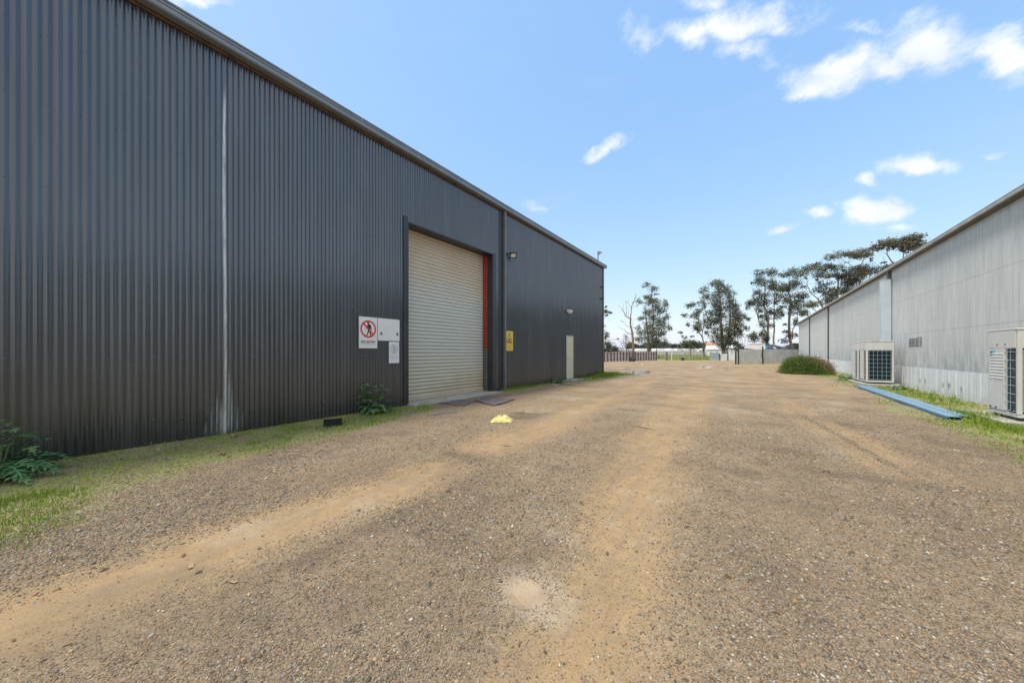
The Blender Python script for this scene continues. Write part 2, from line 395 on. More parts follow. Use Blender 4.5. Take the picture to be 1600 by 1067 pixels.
def mat_tone(name, stops, rough=.7, spec=.3, transl=0.):
    m, g = newmat(name); t = g.attr('tone')
    c = g.ramp(t, stops); p = finish(g, c, rough, 0, spec=spec)
    if transl:
        tr = g.t.nodes.new('ShaderNodeBsdfTranslucent'); g.set(tr.inputs[0], c)
        mx = g.t.nodes.new('ShaderNodeMixShader'); mx.inputs[0].default_value = transl
        g.set(mx.inputs[1], p.outputs[0]); g.set(mx.inputs[2], tr.outputs[0])
        out = [n for n in g.t.nodes if n.type == 'OUTPUT_MATERIAL'][0]; g.set(out.inputs[0], mx.outputs[0])
    return m
M = dict(
    charcoal=mat_charcoal(), zinc=mat_zinc(), band=mat_band(), roller=mat_roller(), ground=mat_ground(),
    dark_trim=simple('dark_steel_trim', (.030, .033, .038), .35, 0, .2, 3, ((.12, .11, .1), .3)),
    slate_trim=simple('slate_steel_trim', (.13, .14, .15), .38, 0, .12, 3),  # paler grey steel for the downpipe, door frame and screws
    gutter=simple('grey_gutter', (.21, .24, .27), .38, .1, .10, 2.5, ((.13, .13, .13), .4)),
    roof=simple('grey_roof_sheet', (.24, .25, .26), .5, .2, .1, 2),
    rust_timber=simple('rusty_brown_batten', (.13, .065, .035), .85, 0, .4, 6),
    redsteel=simple('red_oxide_steel', (.36, .055, .035), .6, 0, .2, 5, ((.08, .03, .02), .6)),
    concrete=simple('pale_concrete', (.42, .385, .33), .85, 0, .15, 5, ((.22, .18, .13), .6), .4),
    cream=simple('cream_door_paint', (.60, .58, .42), .45, 0, .06, 3, ((.35, .3, .2), .3)),
    black=simple('black_plastic', (.015, .015, .017), .4, 0, .2, 8),
    white_sign=simple('white_sign_board', (.78, .78, .77), .35, 0, .03, 5, ((.55, .53, .5), .3)),
    red_ink=simple('red_sign_ink', (.72, .03, .035), .4, 0, .05, 5),
    black_ink=simple('black_sign_ink', (.02, .02, .022), .4, 0, .1, 5),
    grey_ink=simple('faded_grey_ink', (.50, .51, .52), .5, 0, .12, 30),
    yellow_sign=simple('yellow_sign_board', (.82, .56, .06), .4, 0, .05, 5),
    yellow_ink=simple('ochre_sign_ink', (.50, .33, .03), .4, 0, .05, 5),
    ac=simple('ivory_unit_casing', (.66, .65, .60), .42, 0, .05, 3, ((.36, .32, .24), .35)),
    ac_panel=simple('side_lit_white_panel', (.72, .71, .67), .40, 0, .05, 3, ((.42, .38, .3), .3)),  # paler than the casing to stand in for side light on the panels
    coil=simple('teal_coil_fins', (.012, .045, .062), .35, .3, .3, 25),
    coil_grey=simple('grey_coil_fins', (.10, .14, .16), .4, .4, .2, 25),
    wire=simple('pale_wire', (.42, .50, .52), .45, .1, .1, 20),
    cyan=simple('cyan_emblem', (.05, .52, .66), .4, 0, .05, 20),
    duct=simple('galvanised_duct', (.66, .72, .76), .35, .25, .08, 2, None, .05),
    blue_steel=simple('blue_painted_steel', (.06, .22, .43), .38, 0, .22, 3, ((.35, .38, .42), .55)),
    steel_top=simple('sky_lit_blue_steel', (.19, .33, .43), .4, 0, .2, 3, ((.2, .2, .22), .5)),  # sky reflection on the top face painted in as a paler blue
    yellow_bag=simple('yellow_plastic_film', (.70, .58, .20), .35, 0, .16, 14, ((.62, .44, .08), .6)),
    mat=simple('faded_rubber_mat', (.15, .125, .125), .9, 0, .35, 9, ((.25, .2, .15), .6), .6),
    stem=simple('plant_stem', (.10, .14, .06), .7, 0, .2, 9),
    bark=simple('pale_gum_bark', (.23, .19, .155), .85, 0, .45, 1.6, ((.08, .06, .05), .7), .6),
    deadbark=simple('reddish_dead_bark', (.20, .13, .10), .85, 0, .35, 2, ((.08, .05, .04), .6), .6),
    fence_grey=simple('grey_fence_iron', (.60, .60, .595), .55, .1, .15, 1.2, ((.24, .22, .2), .5)),
    fence_pale=simple('pale_fence_iron', (.56, .55, .54), .5, .1, .12, 1.2),
    post_red=simple('dark_red_post', (.14, .055, .048), .8, 0, .3, 5),
    post_dark=simple('dark_timber_post', (.035, .03, .028), .8, 0, .3, 5),
    galv=simple('galvanised_pipe', (.45, .46, .46), .4, .4, .1, 5),
    gate_blue=simple('pale_blue_gate_sheet', (.42, .50, .56), .5, .1, .08, 2),
    white_shed=simple('white_painted_sheet', (.72, .72, .71), .5, 0, .05, 1.5, ((.5, .48, .45), .3)),
    poly=simple('white_greenhouse_film', (.80, .82, .83), .4, 0, .05, .3),
    glassgrey=simple('greenhouse_side_film', (.42, .47, .50), .4, 0, .1, .5),
    tarp=simple('bright_blue_tarpaulin', (.02, .26, .62), .45, 0, .2, 4),
    truckblue=simple('dark_blue_paint', (.05, .09, .15), .5, 0, .2, 3),
    brick=simple('orange_brick', (.42, .22, .12), .8, 0, .2, 3),
    lens=simple('lamp_glass', (.62, .60, .50), .15, 0, .1, 10),
    dryleaf=simple('dry_brown_leaf', (.32, .19, .11), .8, 0, .3, 20),
    bluecord=simple('blue_rope', (.16, .22, .42), .7, 0, .2, 20),
    paper=simple('white_paper_scrap', (.75, .74, .72), .7, 0, .05, 10),
)
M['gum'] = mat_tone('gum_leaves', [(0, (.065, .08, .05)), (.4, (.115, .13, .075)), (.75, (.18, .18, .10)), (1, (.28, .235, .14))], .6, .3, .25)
M['gumbrown'] = mat_tone('brownish_gum_leaves', [(0, (.10, .105, .075)), (.4, (.165, .16, .105)), (.75, (.24, .21, .145)), (1, (.33, .27, .19))], .6, .3, .25)
M['darkleaf'] = mat_tone('dark_green_leaves', [(0, (.03, .05, .02)), (.5, (.055, .08, .03)), (1, (.10, .12, .05))], .6, .3, .2)
M['twig'] = mat_tone('grey_brown_twigs', [(0, (.10, .08, .065)), (.5, (.17, .135, .11)), (1, (.26, .20, .16))], .8, .2)
M['far'] = mat_tone('distant_leaves', [(0, (.06, .075, .06)), (.5, (.09, .105, .08)), (1, (.13, .145, .10))], .8, .2)
M['grass'] = mat_tone('grass_blades', [(0, (.10, .19, .012)), (.4, (.19, .31, .025)), (.72, (.33, .40, .05)), (1, (.52, .43, .20))], .6, .3, .3)
M['thistle'] = mat_tone('thistle_leaves', [(0, (.05, .12, .052)), (.5, (.10, .22, .085)), (1, (.20, .33, .13))], .55, .35, .15)
M['bush'] = mat_tone('bush_leaves', [(0, (.035, .07, .014)), (.4, (.075, .135, .025)), (.7, (.15, .22, .04)), (1, (.26, .31, .07))], .6, .3, .25)
M['bushdry'] = mat_tone('rust_brown_seed_heads', [(0, (.14, .09, .045)), (.5, (.25, .15, .08)), (1, (.38, .25, .14))], .8, .2, .1)
M['stone'] = mat_tone('mixed_gravel', [(0, (0.105, 0.088, 0.070)), (.16, (0.126, 0.104, 0.077)), (.36, (0.223, 0.165, 0.108)), (.55, (0.319, 0.237, 0.135)), (.68, (0.242, 0.227, 0.194)), (.80, (0.405, 0.308, 0.180)), (.87, (0.348, 0.189, 0.090)), (.93, (0.319, 0.312, 0.284)), (1, (0.598, 0.540, 0.414))], .8, .35)
mw, gw = newmat('puddle_water')
finish(gw, (.20, .18, .15), .07, 0, gw.noise(gw.pos(), 9, 4), .25, .02, .5); M['water'] = mw

# ------------------------------------------------------------------ ground
WX, WR = -7.09, 4.86
PUD = [((986, 1018), (579, 583.5)), ((975, 987), (574.5, 577)), ((1084, 1121), (572, 574.5)), ((1128,1150),(573.5,575.2))]
pud = []
for (xa, xb), (ya, yb) in PUD:
    a, b = gnd(xa, (ya+yb)/2), gnd(xb, (ya+yb)/2); c, d = gnd((xa+xb)/2, ya), gnd((xa+xb)/2, yb)
    pud.append((((a+b)/2), (b-a)/2, (c-d)/2))
def pud_mask(x, y):
    m = np.zeros_like(np.asarray(x, float))
    for c, u, v in pud:
        det = u.x*v.y-u.y*v.x; dx = x-c.x; dy = y-c.y
        a = (dx*v.y-dy*v.x)/det; b = (u.x*dy-u.y*dx)/det
        r = np.sqrt(a*a+b*b)+(fbm(x, y, 1.3, 77)-.5)*1.1
        m = np.maximum(m, sst(1.3, .85, r))
    return m
def interp(y, pts): return np.interp(y, [p[0] for p in pts], [p[1] for p in pts])
def weights(x, y):
    wob = (fbm(x, y, .9, 3)-.5)*.35
    c1 = interp(y, [(-6, -3.1), (0, -3.0), (4, -3.02), (13, -3.4), (25, -4.2), (40, -6)])
    c2 = interp(y, [(-6, -.4), (1.5, -.66), (5, -1.15), (11.5, -1.45), (23, -2.3), (40, -4)])
    c3 = interp(y, [(-6, 2.2), (5.5, 1.45), (7.1, 1.24), (11.4, .66), (21.7, -.32), (40, -2.5)])
    t1 = .92*sst(.78, .05, np.abs(x-c1+wob))*(1-.8*np.exp(-((y-3.3-(x+3)*.3)/.28)**2))
    w2 = interp(y, [(0, .30), (3, .32), (6, .42), (12, .6)])
    t2 = sst(.50, -.25, np.abs(x-c2+wob)-w2)*.80
    t3 = sst(.5, .25, np.abs(x-c3+wob*.7))*.62*sst(4, 6.5, y)
    rut = sst(.09, .03, np.abs(x-c3))*sst(5, 6, y)*sst(11, 9, y)
    far = sst(7, 20, y)*.72*sst(3.6, 2.4, x)
    mid = sst(4.5, 9, y)*.35*sst(2.5, 1, x)
    bl = (fbm(x, y, .55, 9)-.5)
    sand = np.maximum.reduce([t1, t2, t3, far+bl*.5, mid+bl*.5])-rut*.5
    pale = np.exp(-(((x+1.04)/.17)**2+((y-1.66)/.13)**2)**2)
    sand = np.maximum(sand, pale)
    sand = np.clip(sand+bl*.25, 0, 1.1)
    wl = interp(y, [(-8, 2.8), (0, 2.35), (1.5, 1.95), (3, 1.65), (4.8, 1.3), (5.6, 1.1), (6.4, .15), (9.2, .0), (9.7, .45), (14, .45), (17, .8), (20.5, 1.5), (22, 0), (24, -1)])
    e = x-WX
    left = sst(.75, -.55, e-wl+(fbm(x, y, .8, 21)-.5)*1.5)*sst(-.4, -.1, e)
    wr = interp(y, [(-8, 2.2), (8, 1.75), (16, 1.45), (25, 1.7), (35, 1.3), (50, 1.0), (60, .6)])
    e2 = WR-x
    right = sst(.7, -.5, e2-wr+(fbm(x, y, .7, 31)-.5)*1.5)*sst(-.4, -.1, e2)*.74*sst(66, 60, y)
    den = -x*ST+y*CT
    ff = np.exp(-((den-52.5)/2.2)**2)*sst(40, 44, y)*.8*sst(4, 2, x)
    ff2 = np.exp(-((den-36)/2.0)**2)*sst(-3, 0, x)*.75
    green = np.clip(np.maximum.reduce([left, right, ff, ff2]), 0, 1)
    nn = fbm(x, y, .8, 41)
    dk = sst(.55, .75, nn)*.6*sst(.5, .2, sand)
    for cx, cy, rx, ry, s in ((-1.9, 3.6, .25, .12, .8), (.35, 6.0, .7, .35, .7), (1.2, 4.3, .8, .3, .7), (-3.1, 3.35, .45, .12, .8), (-2.1, 9.4, .5, .12, .8), (2.4, 7, .9, .4, .6), (.4, 3.9, .5, .25, .6), (-2.6, 20.5, .8, .25, .9), (1, 13, 1, .4, .5), (.2, 8.1, .6, .3, .6), (-2.25, 8.2, .5, .15, .7), (.9, 5.2, 1.0, .22, .8), (2.3, 4.4, .9, .35, .7), (1.9, 3.1, .5, .5, .7), (.2, 2.6, .45, .5, .6), (-.1, 4.7, .35, .25, .8), (3.1, 6, .5, .6, .6), (-6.3, 23.5, 1.5, .5, .9), (-8, 26, 2.5, .6, .9), (-6, 28, 1.6, .5, .8), (-9, 31, 3, .6, .8), (-4.5, 25, .8, .3, .6), (-5.2, 33, 2.5, .6, .6), (1.6, 19, .8, .3, .7), (2.6, 14, .5, .8, .6)):
        dk = np.maximum(dk, s*np.exp(-((x-cx)/rx)**2-((y-cy)/ry)**2))
    fd = np.maximum(sst(56, 60, den), sst(8, 12, np.abs(x+1.1)-6)*sst(30, 36, y)*0)
    return sand, green, np.clip(dk, 0, 1), fd
def treadw(x, y):
    c3 = interp(y, [(-6, 2.2), (5.5, 1.45), (7.1, 1.24), (11.4, .66), (21.7, -.32), (40, -2.5)])
    a = np.exp(-((x-c3-.27)/.13)**4)+np.exp(-((x-c3+.27)/.13)**4)*.7
    return np.clip(a*sst(4.6, 6, y)*sst(14, 10, y)*(.4+.9*fbm(x, y, 1.4, 66)), 0, 1)
def height(x, y):
    x = np.asarray(x, float); y = np.asarray(y, float)
    h = (fbm(x, y, .45, 51)-.5)*.05+(fbm(x, y, 2.2, 61, 4)-.5)*.022
    sand, green, dk, fd = weights(x, y)
    h = h-.015*np.clip(sand, 0, 1)*sst(14, 8, y)+.01*green
    edge = np.minimum(sst(0, .5, x-WX), sst(0, .5, WR-x))
    h = h*(.25+.75*edge)
    slope = sst(62, 56, -x*ST+y*CT)
    h = h*(.2+.8*slope)
    pm = pud_mask(x, y)
    return h*(1-pm)-.03*pm-.005
def axis(parts):
    a = []
    for lo, hi, st in parts: a.append(np.arange(lo, hi, st))
    return np.concatenate(a)
gx = np.concatenate([-np.geomspace(900, 12, 34), axis([(-11.6, -8, .3), (-8, 6, .075), (6, 12, .3)]), np.geomspace(12.1, 900, 34)])
gy = np.concatenate([-np.geomspace(300, 5, 14), axis([(-4.8, -2, .2), (-2, 13, .075), (13, 30, .12), (30, 60, .35)]), np.geomspace(60.2, 1500, 46)])
GX, GY = np.meshgrid(gx, gy, indexing='ij'); fx, fy = GX.ravel(), GY.ravel()
sW, gW, dW, fW = weights(fx, fy)
ground = npmesh('ground', np.stack([fx, fy, height(fx, fy)], 1), gridfaces(len(gx), len(gy)), M['ground'],
                attrs={'sand': sW, 'green': gW, 'dark': dW, 'field': fW, 'tread': treadw(fx, fy), 'pale': sst(1.2, .8, np.sqrt(((fx+1.04)/.26)**2+((fy-1.66)/.20)**2)+(fbm(fx, fy, 5, 3)-.5)*.6)}, smooth=True)
tag(ground, kind='structure')
for i, (c, u, v) in enumerate(pud):
    n = 28; vs = [c+u*1.45*math.cos(2*math.pi*k/n)+v*1.35*math.sin(2*math.pi*k/n) for k in range(n)]
    m = MB(); m.add([(q.x, q.y, -.017) for q in vs], [tuple(range(n))])
    tag(m.build('puddle_water', M['water']), kind='structure')

rs = np.random.RandomState(5)
def icosa():
    t = (1+5**.5)/2
    V = np.array([(-1,t,0),(1,t,0),(-1,-t,0),(1,-t,0),(0,-1,t),(0,1,t),(0,-1,-t),(0,1,-t),(t,0,-1),(t,0,1),(-t,0,-1),(-t,0,1)])/math.hypot(1, t)
    F = np.array([(0,11,5),(0,5,1),(0,1,7),(0,7,10),(0,10,11),(1,5,9),(5,11,4),(11,10,2),(10,7,6),(7,1,8),(3,9,4),(3,4,2),(3,2,6),(3,6,8),(3,8,9),(4,9,5),(2,4,11),(6,2,10),(8,6,7),(9,8,1)])
    return V, F
def scatter(name, V0, F0, P, sx, ang, tone, mat, parent=None, jitter=.25, tilt=None, smooth=False):
    n, k = len(P), len(V0)
    V = V0[None]*(1+jitter*(rs.rand(n, k, 1)-.5)*2)*sx[:, None, :]
    c, s = np.cos(ang)[:, None], np.sin(ang)[:, None]
    X = V[..., 0]*c-V[..., 1]*s; Y = V[..., 0]*s+V[..., 1]*c
    V = np.stack([X, Y, V[..., 2]], 2)+P[:, None, :]
    F = (F0[None]+(np.arange(n)*k)[:, None, None]).reshape(-1, F0.shape[1])
    return npmesh(name, V.reshape(-1, 3), F, mat, parent, {'tone': np.repeat(tone, k)}, smooth)
def gravel():
    N = 420000
    # polar-ish sampling: denser towards the viewer
    den = 1.15*np.exp(rs.rand(N)*math.log(11/1.15)); lat = (rs.rand(N)*2-1)*1.75*den
    x = lat*CT-den*ST; y = lat*ST+den*CT
    s, g, d, f = weights(x, y)
    wgt = np.clip(1-s*1.15-np.clip(g, 0, 1)*.75, .004, 1)*(.45+.9*fbm(x, y, 2.2, 88))
    cl = sst(.40, .62, fbm(x, y, .8, 14))*.8+.10
    keep = (rs.rand(N) < wgt*cl*.70) & (x > WX+.12) & (x < WR-.1)
    x, y, den = x[keep], y[keep], den[keep]; n = len(x)
    r = np.exp(rs.randn(n)*.40)*.0034*np.clip(den/1.6, 1, 2.0)**.7
    r = np.clip(r, .0018, .012)
    big = (rs.rand(n) < .012)*(fbm(x, y, 1.1, 15) > .45); r = np.where(big, r*(1.3+.8*rs.rand(n)), r)
    sx = np.stack([r*(.9+.5*rs.rand(n)), r*(.7+.4*rs.rand(n)), r*(.4+.4*rs.rand(n))], 1)
    z = height(x, y)+sx[:, 2]*.35
    V0, F0 = icosa()
    print('stones', n)
    o = scatter('gravel', V0, F0, np.stack([x, y, z], 1), sx, rs.rand(n)*6.28, rs.rand(n), M['stone'], jitter=.28)
    tag(o, kind='stuff')
    # small chips everywhere between the stones
    N = 900000
    den = 1.15*np.exp(rs.rand(N)*math.log(7.5/1.15)); lat = (rs.rand(N)*2-1)*1.7*den
    x = lat*CT-den*ST; y = lat*ST+den*CT
    s, g, d, f = weights(x, y)
    keep = (rs.rand(N) < np.clip(1-s*1.08-np.clip(g, 0, 1)*.6, .02, 1)*(.25+.55*fbm(x, y, 1.6, 55))) & (x > WX+.12) & (x < WR-.1)
    x, y, den = x[keep], y[keep], den[keep]; n = len(x)
    r = np.clip(np.exp(rs.randn(n)*.35)*.0022*np.clip(den/1.6, 1, 2.2)**.8, .0012, .007)
    sx = np.stack([r*(.9+.7*rs.rand(n)), r*(.7+.4*rs.rand(n)), r*(.5+.4*rs.rand(n))], 1)
    V8 = np.array([(1,0,0),(-1,0,0),(0,1,0),(0,-1,0),(0,0,1),(0,0,-1)], float); F8 = np.array([(0,2,4),(2,1,4),(1,3,4),(3,0,4),(2,0,5),(1,2,5),(3,1,5),(0,3,5)])
    print('chips', n)
    o = scatter('gravel_chips', V8, F8, np.stack([x, y, height(x, y)+sx[:, 2]*.3], 1), sx, rs.rand(n)*6.28, np.clip(rs.rand(n)*.95, 0, 1), M['stone'], jitter=.3)
    tag(o, kind='stuff')
gravel()
def blades(name, P, h, w, tone, mat, parent=None, lean=.5):
    n = len(P); a = rs.rand(n)*6.283; b = rs.rand(n)*6.283
    W_ = np.stack([np.cos(a), np.sin(a), np.zeros(n)], 1)*w[:, None]/2
    L = np.stack([np.cos(b), np.sin(b), np.zeros(n)], 1)*(lean*h*rs.rand(n))[:, None]
    up = np.array([0, 0, 1.])*h[:, None]
    V = np.stack([P-W_, P+W_, P+up*.55+L*.35+W_*.8, P+up*.55+L*.35-W_*.8, P+up+L, P+up+L+W_*.1], 1)
    F0 = np.array([(0, 1, 2, 3), (3, 2, 5, 4)])
    F = (F0[None]+(np.arange(n)*6)[:, None, None]).reshape(-1, 4)
    return npmesh(name, V.reshape(-1, 3), F, mat, parent, {'tone': np.repeat(tone, 6)})
def grass():
    N = 420000
    den = 1.6*np.exp(rs.rand(N)*math.log(34/1.6)); lat = (rs.rand(N)*2-1)*1.7*den
    x = lat*CT-den*ST; y = lat*ST+den*CT
    s, g, d, f = weights(x, y)
    pat = sst(.40, .58, fbm(x, y, 1.4, 97)); pat2 = fbm(x, y, 9, 98)
    wall = np.clip(1-(x-WX)/.25, 0, 1)+np.clip(1-(WR-x)/.2, 0, 1)
    keep = (rs.rand(N) < np.clip(g-.12, 0, 1)*(.25+1.6*pat)*(.3+1.4*pat2)+wall*.10*(g > .1)) & (x > WX+.03) & (x < WR-.03)
    x, y, den = x[keep], y[keep], den[keep]; n = len(x)
    h = (.012+.03*rs.rand(n)**2)*(1+1.5*sst(.6, .8, fbm(x, y, 3, 99)))*np.clip(den/5, 1, 2.0)
    h *= 1+1.5*np.exp(-((x+6.6)/.8)**2-((y-20.)/2)**2)
    w = .0025+.002*rs.rand(n); w *= np.clip(den/2.5, 1, 6)
    tone = np.clip(.35+.5*(rs.rand(n)-.35)+.35*(1-pat[keep]), 0, 1)
    print('blades', n)
    tag(blades('grass', np.stack([x, y, height(x, y)], 1), h, w, tone, M['grass']), kind='stuff')
    # rough weedy field beyond the boundary fences
    N = 26000; den = 58+rs.rand(N)**1.5*90; px = 940+rs.rand(N)*330
    lat = (px-800)/FPX*den; x = lat*CT-den*ST; y = lat*ST+den*CT
    k = rs.rand(N) < sst(.35, .6, fbm(x, y, .12, 7))
    x, y, den = x[k], y[k], den[k]; n = len(x)
    tag(blades('field_grass', np.stack([x, y, height(x, y)], 1), .25+.45*rs.rand(n), .06+.08*rs.rand(n), np.clip(.6+.7*(rs.rand(n)-.4), 0, 1), M['grass']), kind='stuff')
grass()

def litter():
    N = 26000; den = 1.5*np.exp(rs.rand(N)*math.log(14/1.5)); lat = (rs.rand(N)*2-1)*1.65*den
    x = lat*CT-den*ST; y = lat*ST+den*CT; s, g, d, f = weights(x, y)
    wl_ = np.exp(-((x-WX)/.35)**2)+.5*np.exp(-((WR-x)/.35)**2)
    keep = (rs.rand(N) < .025+.35*np.clip(g, 0, 1)*fbm(x, y, 1.8, 45)+.35*wl_) & (x > WX+.04) & (x < WR-.05)
    x, y, den = x[keep], y[keep], den[keep]; n = len(x)
    L = np.exp(rs.randn(n)*.5)*.009*np.clip(den/2.5, 1, 2); sx = np.stack([L, L*(.25+.35*rs.rand(n)), L*.22], 1)
    V0 = np.array([(-1, 0, .2), (-.3, .9, .6), (.5, .7, .1), (1, 0, .8), (.4, -.8, .3), (-.4, -.8, 1.)], float); F0 = np.array([(0, 1, 5), (1, 2, 5), (2, 4, 5), (2, 3, 4)])
    o = scatter('leaf_litter', V0, F0, np.stack([x, y, height(x, y)+.004], 1), sx, rs.rand(n)*6.28, rs.rand(n), mat_tone('dry_litter', [(0, (.10, .06, .03)), (.4, (.24, .15, .08)), (.8, (.42, .30, .16)), (1, (.60, .52, .36))], .8), jitter=.3)
    tag(o, kind='stuff')
litter()

# ------------------------------------------------------------------ buildings
PITCH = .0762
def corr(name, xb, y0, y1, z0, z1, mat, parent, dz=.12, amp=.010, seg=8, attr=None, pitch=PITCH, wob=.0055, seed=1, sharp=False):
    ys = np.linspace(y0, y1, max(2, int(round((y1-y0)/(pitch/seg)))+1)); zs = np.linspace(z0, z1, max(2, int((z1-z0)/dz)+1))
    Y, Z = np.meshgrid(ys, zs, indexing='ij')
    ph = 2*math.pi*Y/pitch
    w = np.sin(ph)
    X = xb+amp*w+(fbm(Y, Z*.6, .9, seed)-.5)*2*wob+(fbm(Y, Z*0, 1.3, seed+5)-.5)*wob
    at_ = {} if attr is None else attr(Y.ravel(), Z.ravel())
    return npmesh(name, np.stack([X.ravel(), Y.ravel(), Z.ravel()], 1), gridfaces(len(ys), len(zs)), mat, parent, at_, True, True)
def white_streak(Y, Z):  # white vertical streak with thinner pale lines near its foot
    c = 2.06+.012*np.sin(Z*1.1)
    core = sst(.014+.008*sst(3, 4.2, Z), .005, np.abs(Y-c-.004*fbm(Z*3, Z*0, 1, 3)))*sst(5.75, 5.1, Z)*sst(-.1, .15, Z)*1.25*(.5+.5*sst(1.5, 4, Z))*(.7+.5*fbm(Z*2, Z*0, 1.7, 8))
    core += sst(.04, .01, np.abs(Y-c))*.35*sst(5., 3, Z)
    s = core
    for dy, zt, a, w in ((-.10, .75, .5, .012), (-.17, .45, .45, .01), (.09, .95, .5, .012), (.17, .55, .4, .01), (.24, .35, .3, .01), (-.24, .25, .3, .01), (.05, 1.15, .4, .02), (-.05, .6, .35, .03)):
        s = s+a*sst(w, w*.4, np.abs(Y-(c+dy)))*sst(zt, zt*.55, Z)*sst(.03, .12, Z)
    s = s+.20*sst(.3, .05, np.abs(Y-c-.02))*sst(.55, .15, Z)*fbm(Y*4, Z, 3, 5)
    return {'white_streak': np.clip(s*1.1, 0, .98)}
def zero(k): return lambda Y, Z: {k: Y*0}
lb = thing('warehouse', 'tall charcoal corrugated iron warehouse with a beige roller door, left of the gravel drive', 'warehouse', (WX, 9.9, 0))
EAVE = 6.16; YE = 19.9; YN = -7.6
DY0, DY1, DH = 5.73, 9.25, 4.60
YN = round(YN/PITCH)*PITCH
w1 = corr('wall', WX, YN, DY0, 0, EAVE, M['charcoal'], lb, attr=white_streak, seed=1)
corr('wall', WX, DY0, DY1, DH, EAVE, M['charcoal'], lb, attr=zero('white_streak'), seed=1)
corr('wall', WX, DY1, 14.82, 0, EAVE, M['charcoal'], lb, attr=zero('white_streak'), seed=1)
corr('wall', WX, 14.82, 15.70, 2.13, EAVE, M['charcoal'], lb, attr=zero('white_streak'), seed=1)
corr('wall', WX, 15.70, YE-.02, 0, EAVE, M['charcoal'], lb, attr=zero('white_streak'), seed=1)
# screws on the sheets are pressed into one fixing row mesh
sc = MB(); rr = random.Random(3)
for z in (.35, 1.25, 2.3, 3.35, 4.35, 5.2, 5.95):
    k = 0
    y = math.ceil(YN/PITCH)*PITCH+PITCH/4
    while y < YE-.2:
        if k % 4 == 0 and not (DY0-.1 < y < DY1+.1 and z < DH) and not (14.7 < y < 15.8 and z < 2.2):
            zz = z+rr.uniform(-.012, .012)
            sc.path([(WX+.004, y, zz), (WX+.0155, y, zz)], [.011, .007], 6)
        k += 1; y += PITCH
sc.build('screws', M['slate_trim'], lb, True)['kind'] = 'stuff'
m = MB(); BX = -24.
# far end wall, back wall, near end wall, interior liner behind the sheets
m.box(BX, WX-.12, YE-.06, YE, 0, EAVE); m.box(BX, WX-.12, YN, YN+.06, 0, EAVE); m.box(BX, BX+.06, YN+.06, YE-.06, 0, EAVE)
m.build('end_walls', M['charcoal'], lb, True)
m = MB()
m.box(WX-.118, WX-.1, YN, DY0-.12, 0, EAVE-.02); m.box(WX-.118, WX-.1, DY1+.12, YE-.02, 0, EAVE-.02); m.box(WX-.118, WX-.1, DY0-.1, DY1+.1, DH+.5, EAVE-.02)
m.build('wall_lining', M['dark_trim'], lb, True)
m = MB()
RX = (BX+WX)/2; RZ = 7.35
m.add([(WX+.10, YN-.05, 6.385), (WX+.10, YE+.08, 6.385), (RX, YE+.08, RZ), (RX, YN-.05, RZ), (BX-.1, YE+.08, 6.385), (BX-.1, YN-.05, 6.385),
       (WX+.10, YN-.05, 6.36), (WX+.10, YE+.08, 6.36), (RX, YE+.08, RZ-.025), (RX, YN-.05, RZ-.025), (BX-.1, YE+.08, 6.36), (BX-.1, YN-.05, 6.36)],
      [(0,1,2,3),(3,2,4,5),(9,8,7,6),(11,10,8,9),(0,6,7,1),(5,4,10,11),(1,7,8,2),(2,8,10,4),(0,3,9,6),(3,5,11,9)])
m.build('roof', M['roof'], lb, True)
m = MB()
m.add([(BX, YE-.03, EAVE), (WX-.12, YE-.03, EAVE), (RX, YE-.03, RZ-.06), (BX, YE-.05, EAVE), (WX-.12, YE-.05, EAVE), (RX, YE-.05, RZ-.06)], [(0, 1, 2), (5, 4, 3), (0, 3, 4, 1), (1, 4, 5, 2), (2, 5, 3, 0)])
m.build('gable', M['charcoal'], lb, True)
m = MB()
prof = [(WX+.035, 6.215), (WX+.15, 6.215), (WX+.172, 6.232), (WX+.172, 6.285), (WX+.162, 6.29), (WX+.162, 6.30), (WX+.176, 6.305), (WX+.176, 6.33), (WX+.166, 6.335), (WX+.166, 6.345), (WX+.184, 6.352), (WX+.184, 6.378), (WX+.17, 6.383), (WX+.155, 6.36), (WX+.035, 6.355)]
ys = [YN-.05, -1.5, 4.4, 10.2, 16, YE+.10]
for a, b in zip(ys, ys[1:]): m.prism_y(prof, a, b-.004)
for y in ys[1:-1]: m.prism_y([(WX+.034, 6.212), (WX+.153, 6.212), (WX+.1755, 6.23), (WX+.1755, 6.30), (WX+.179, 6.305), (WX+.187, 6.352), (WX+.187, 6.375), (WX+.034, 6.35)], y-.03, y+.01)
m.build('gutter', M['gutter'], lb, True)
m = MB(); m.box(WX-.09, WX+.012, YN, YE, EAVE+.012, 6.235); m.build('eave_batten', M['rust_timber'], lb, True)
m = MB(); m.box(WX-.09, WX+.030, YN, YE, 6.236, 6.36); m.build('fascia', M['dark_trim'], lb, True)
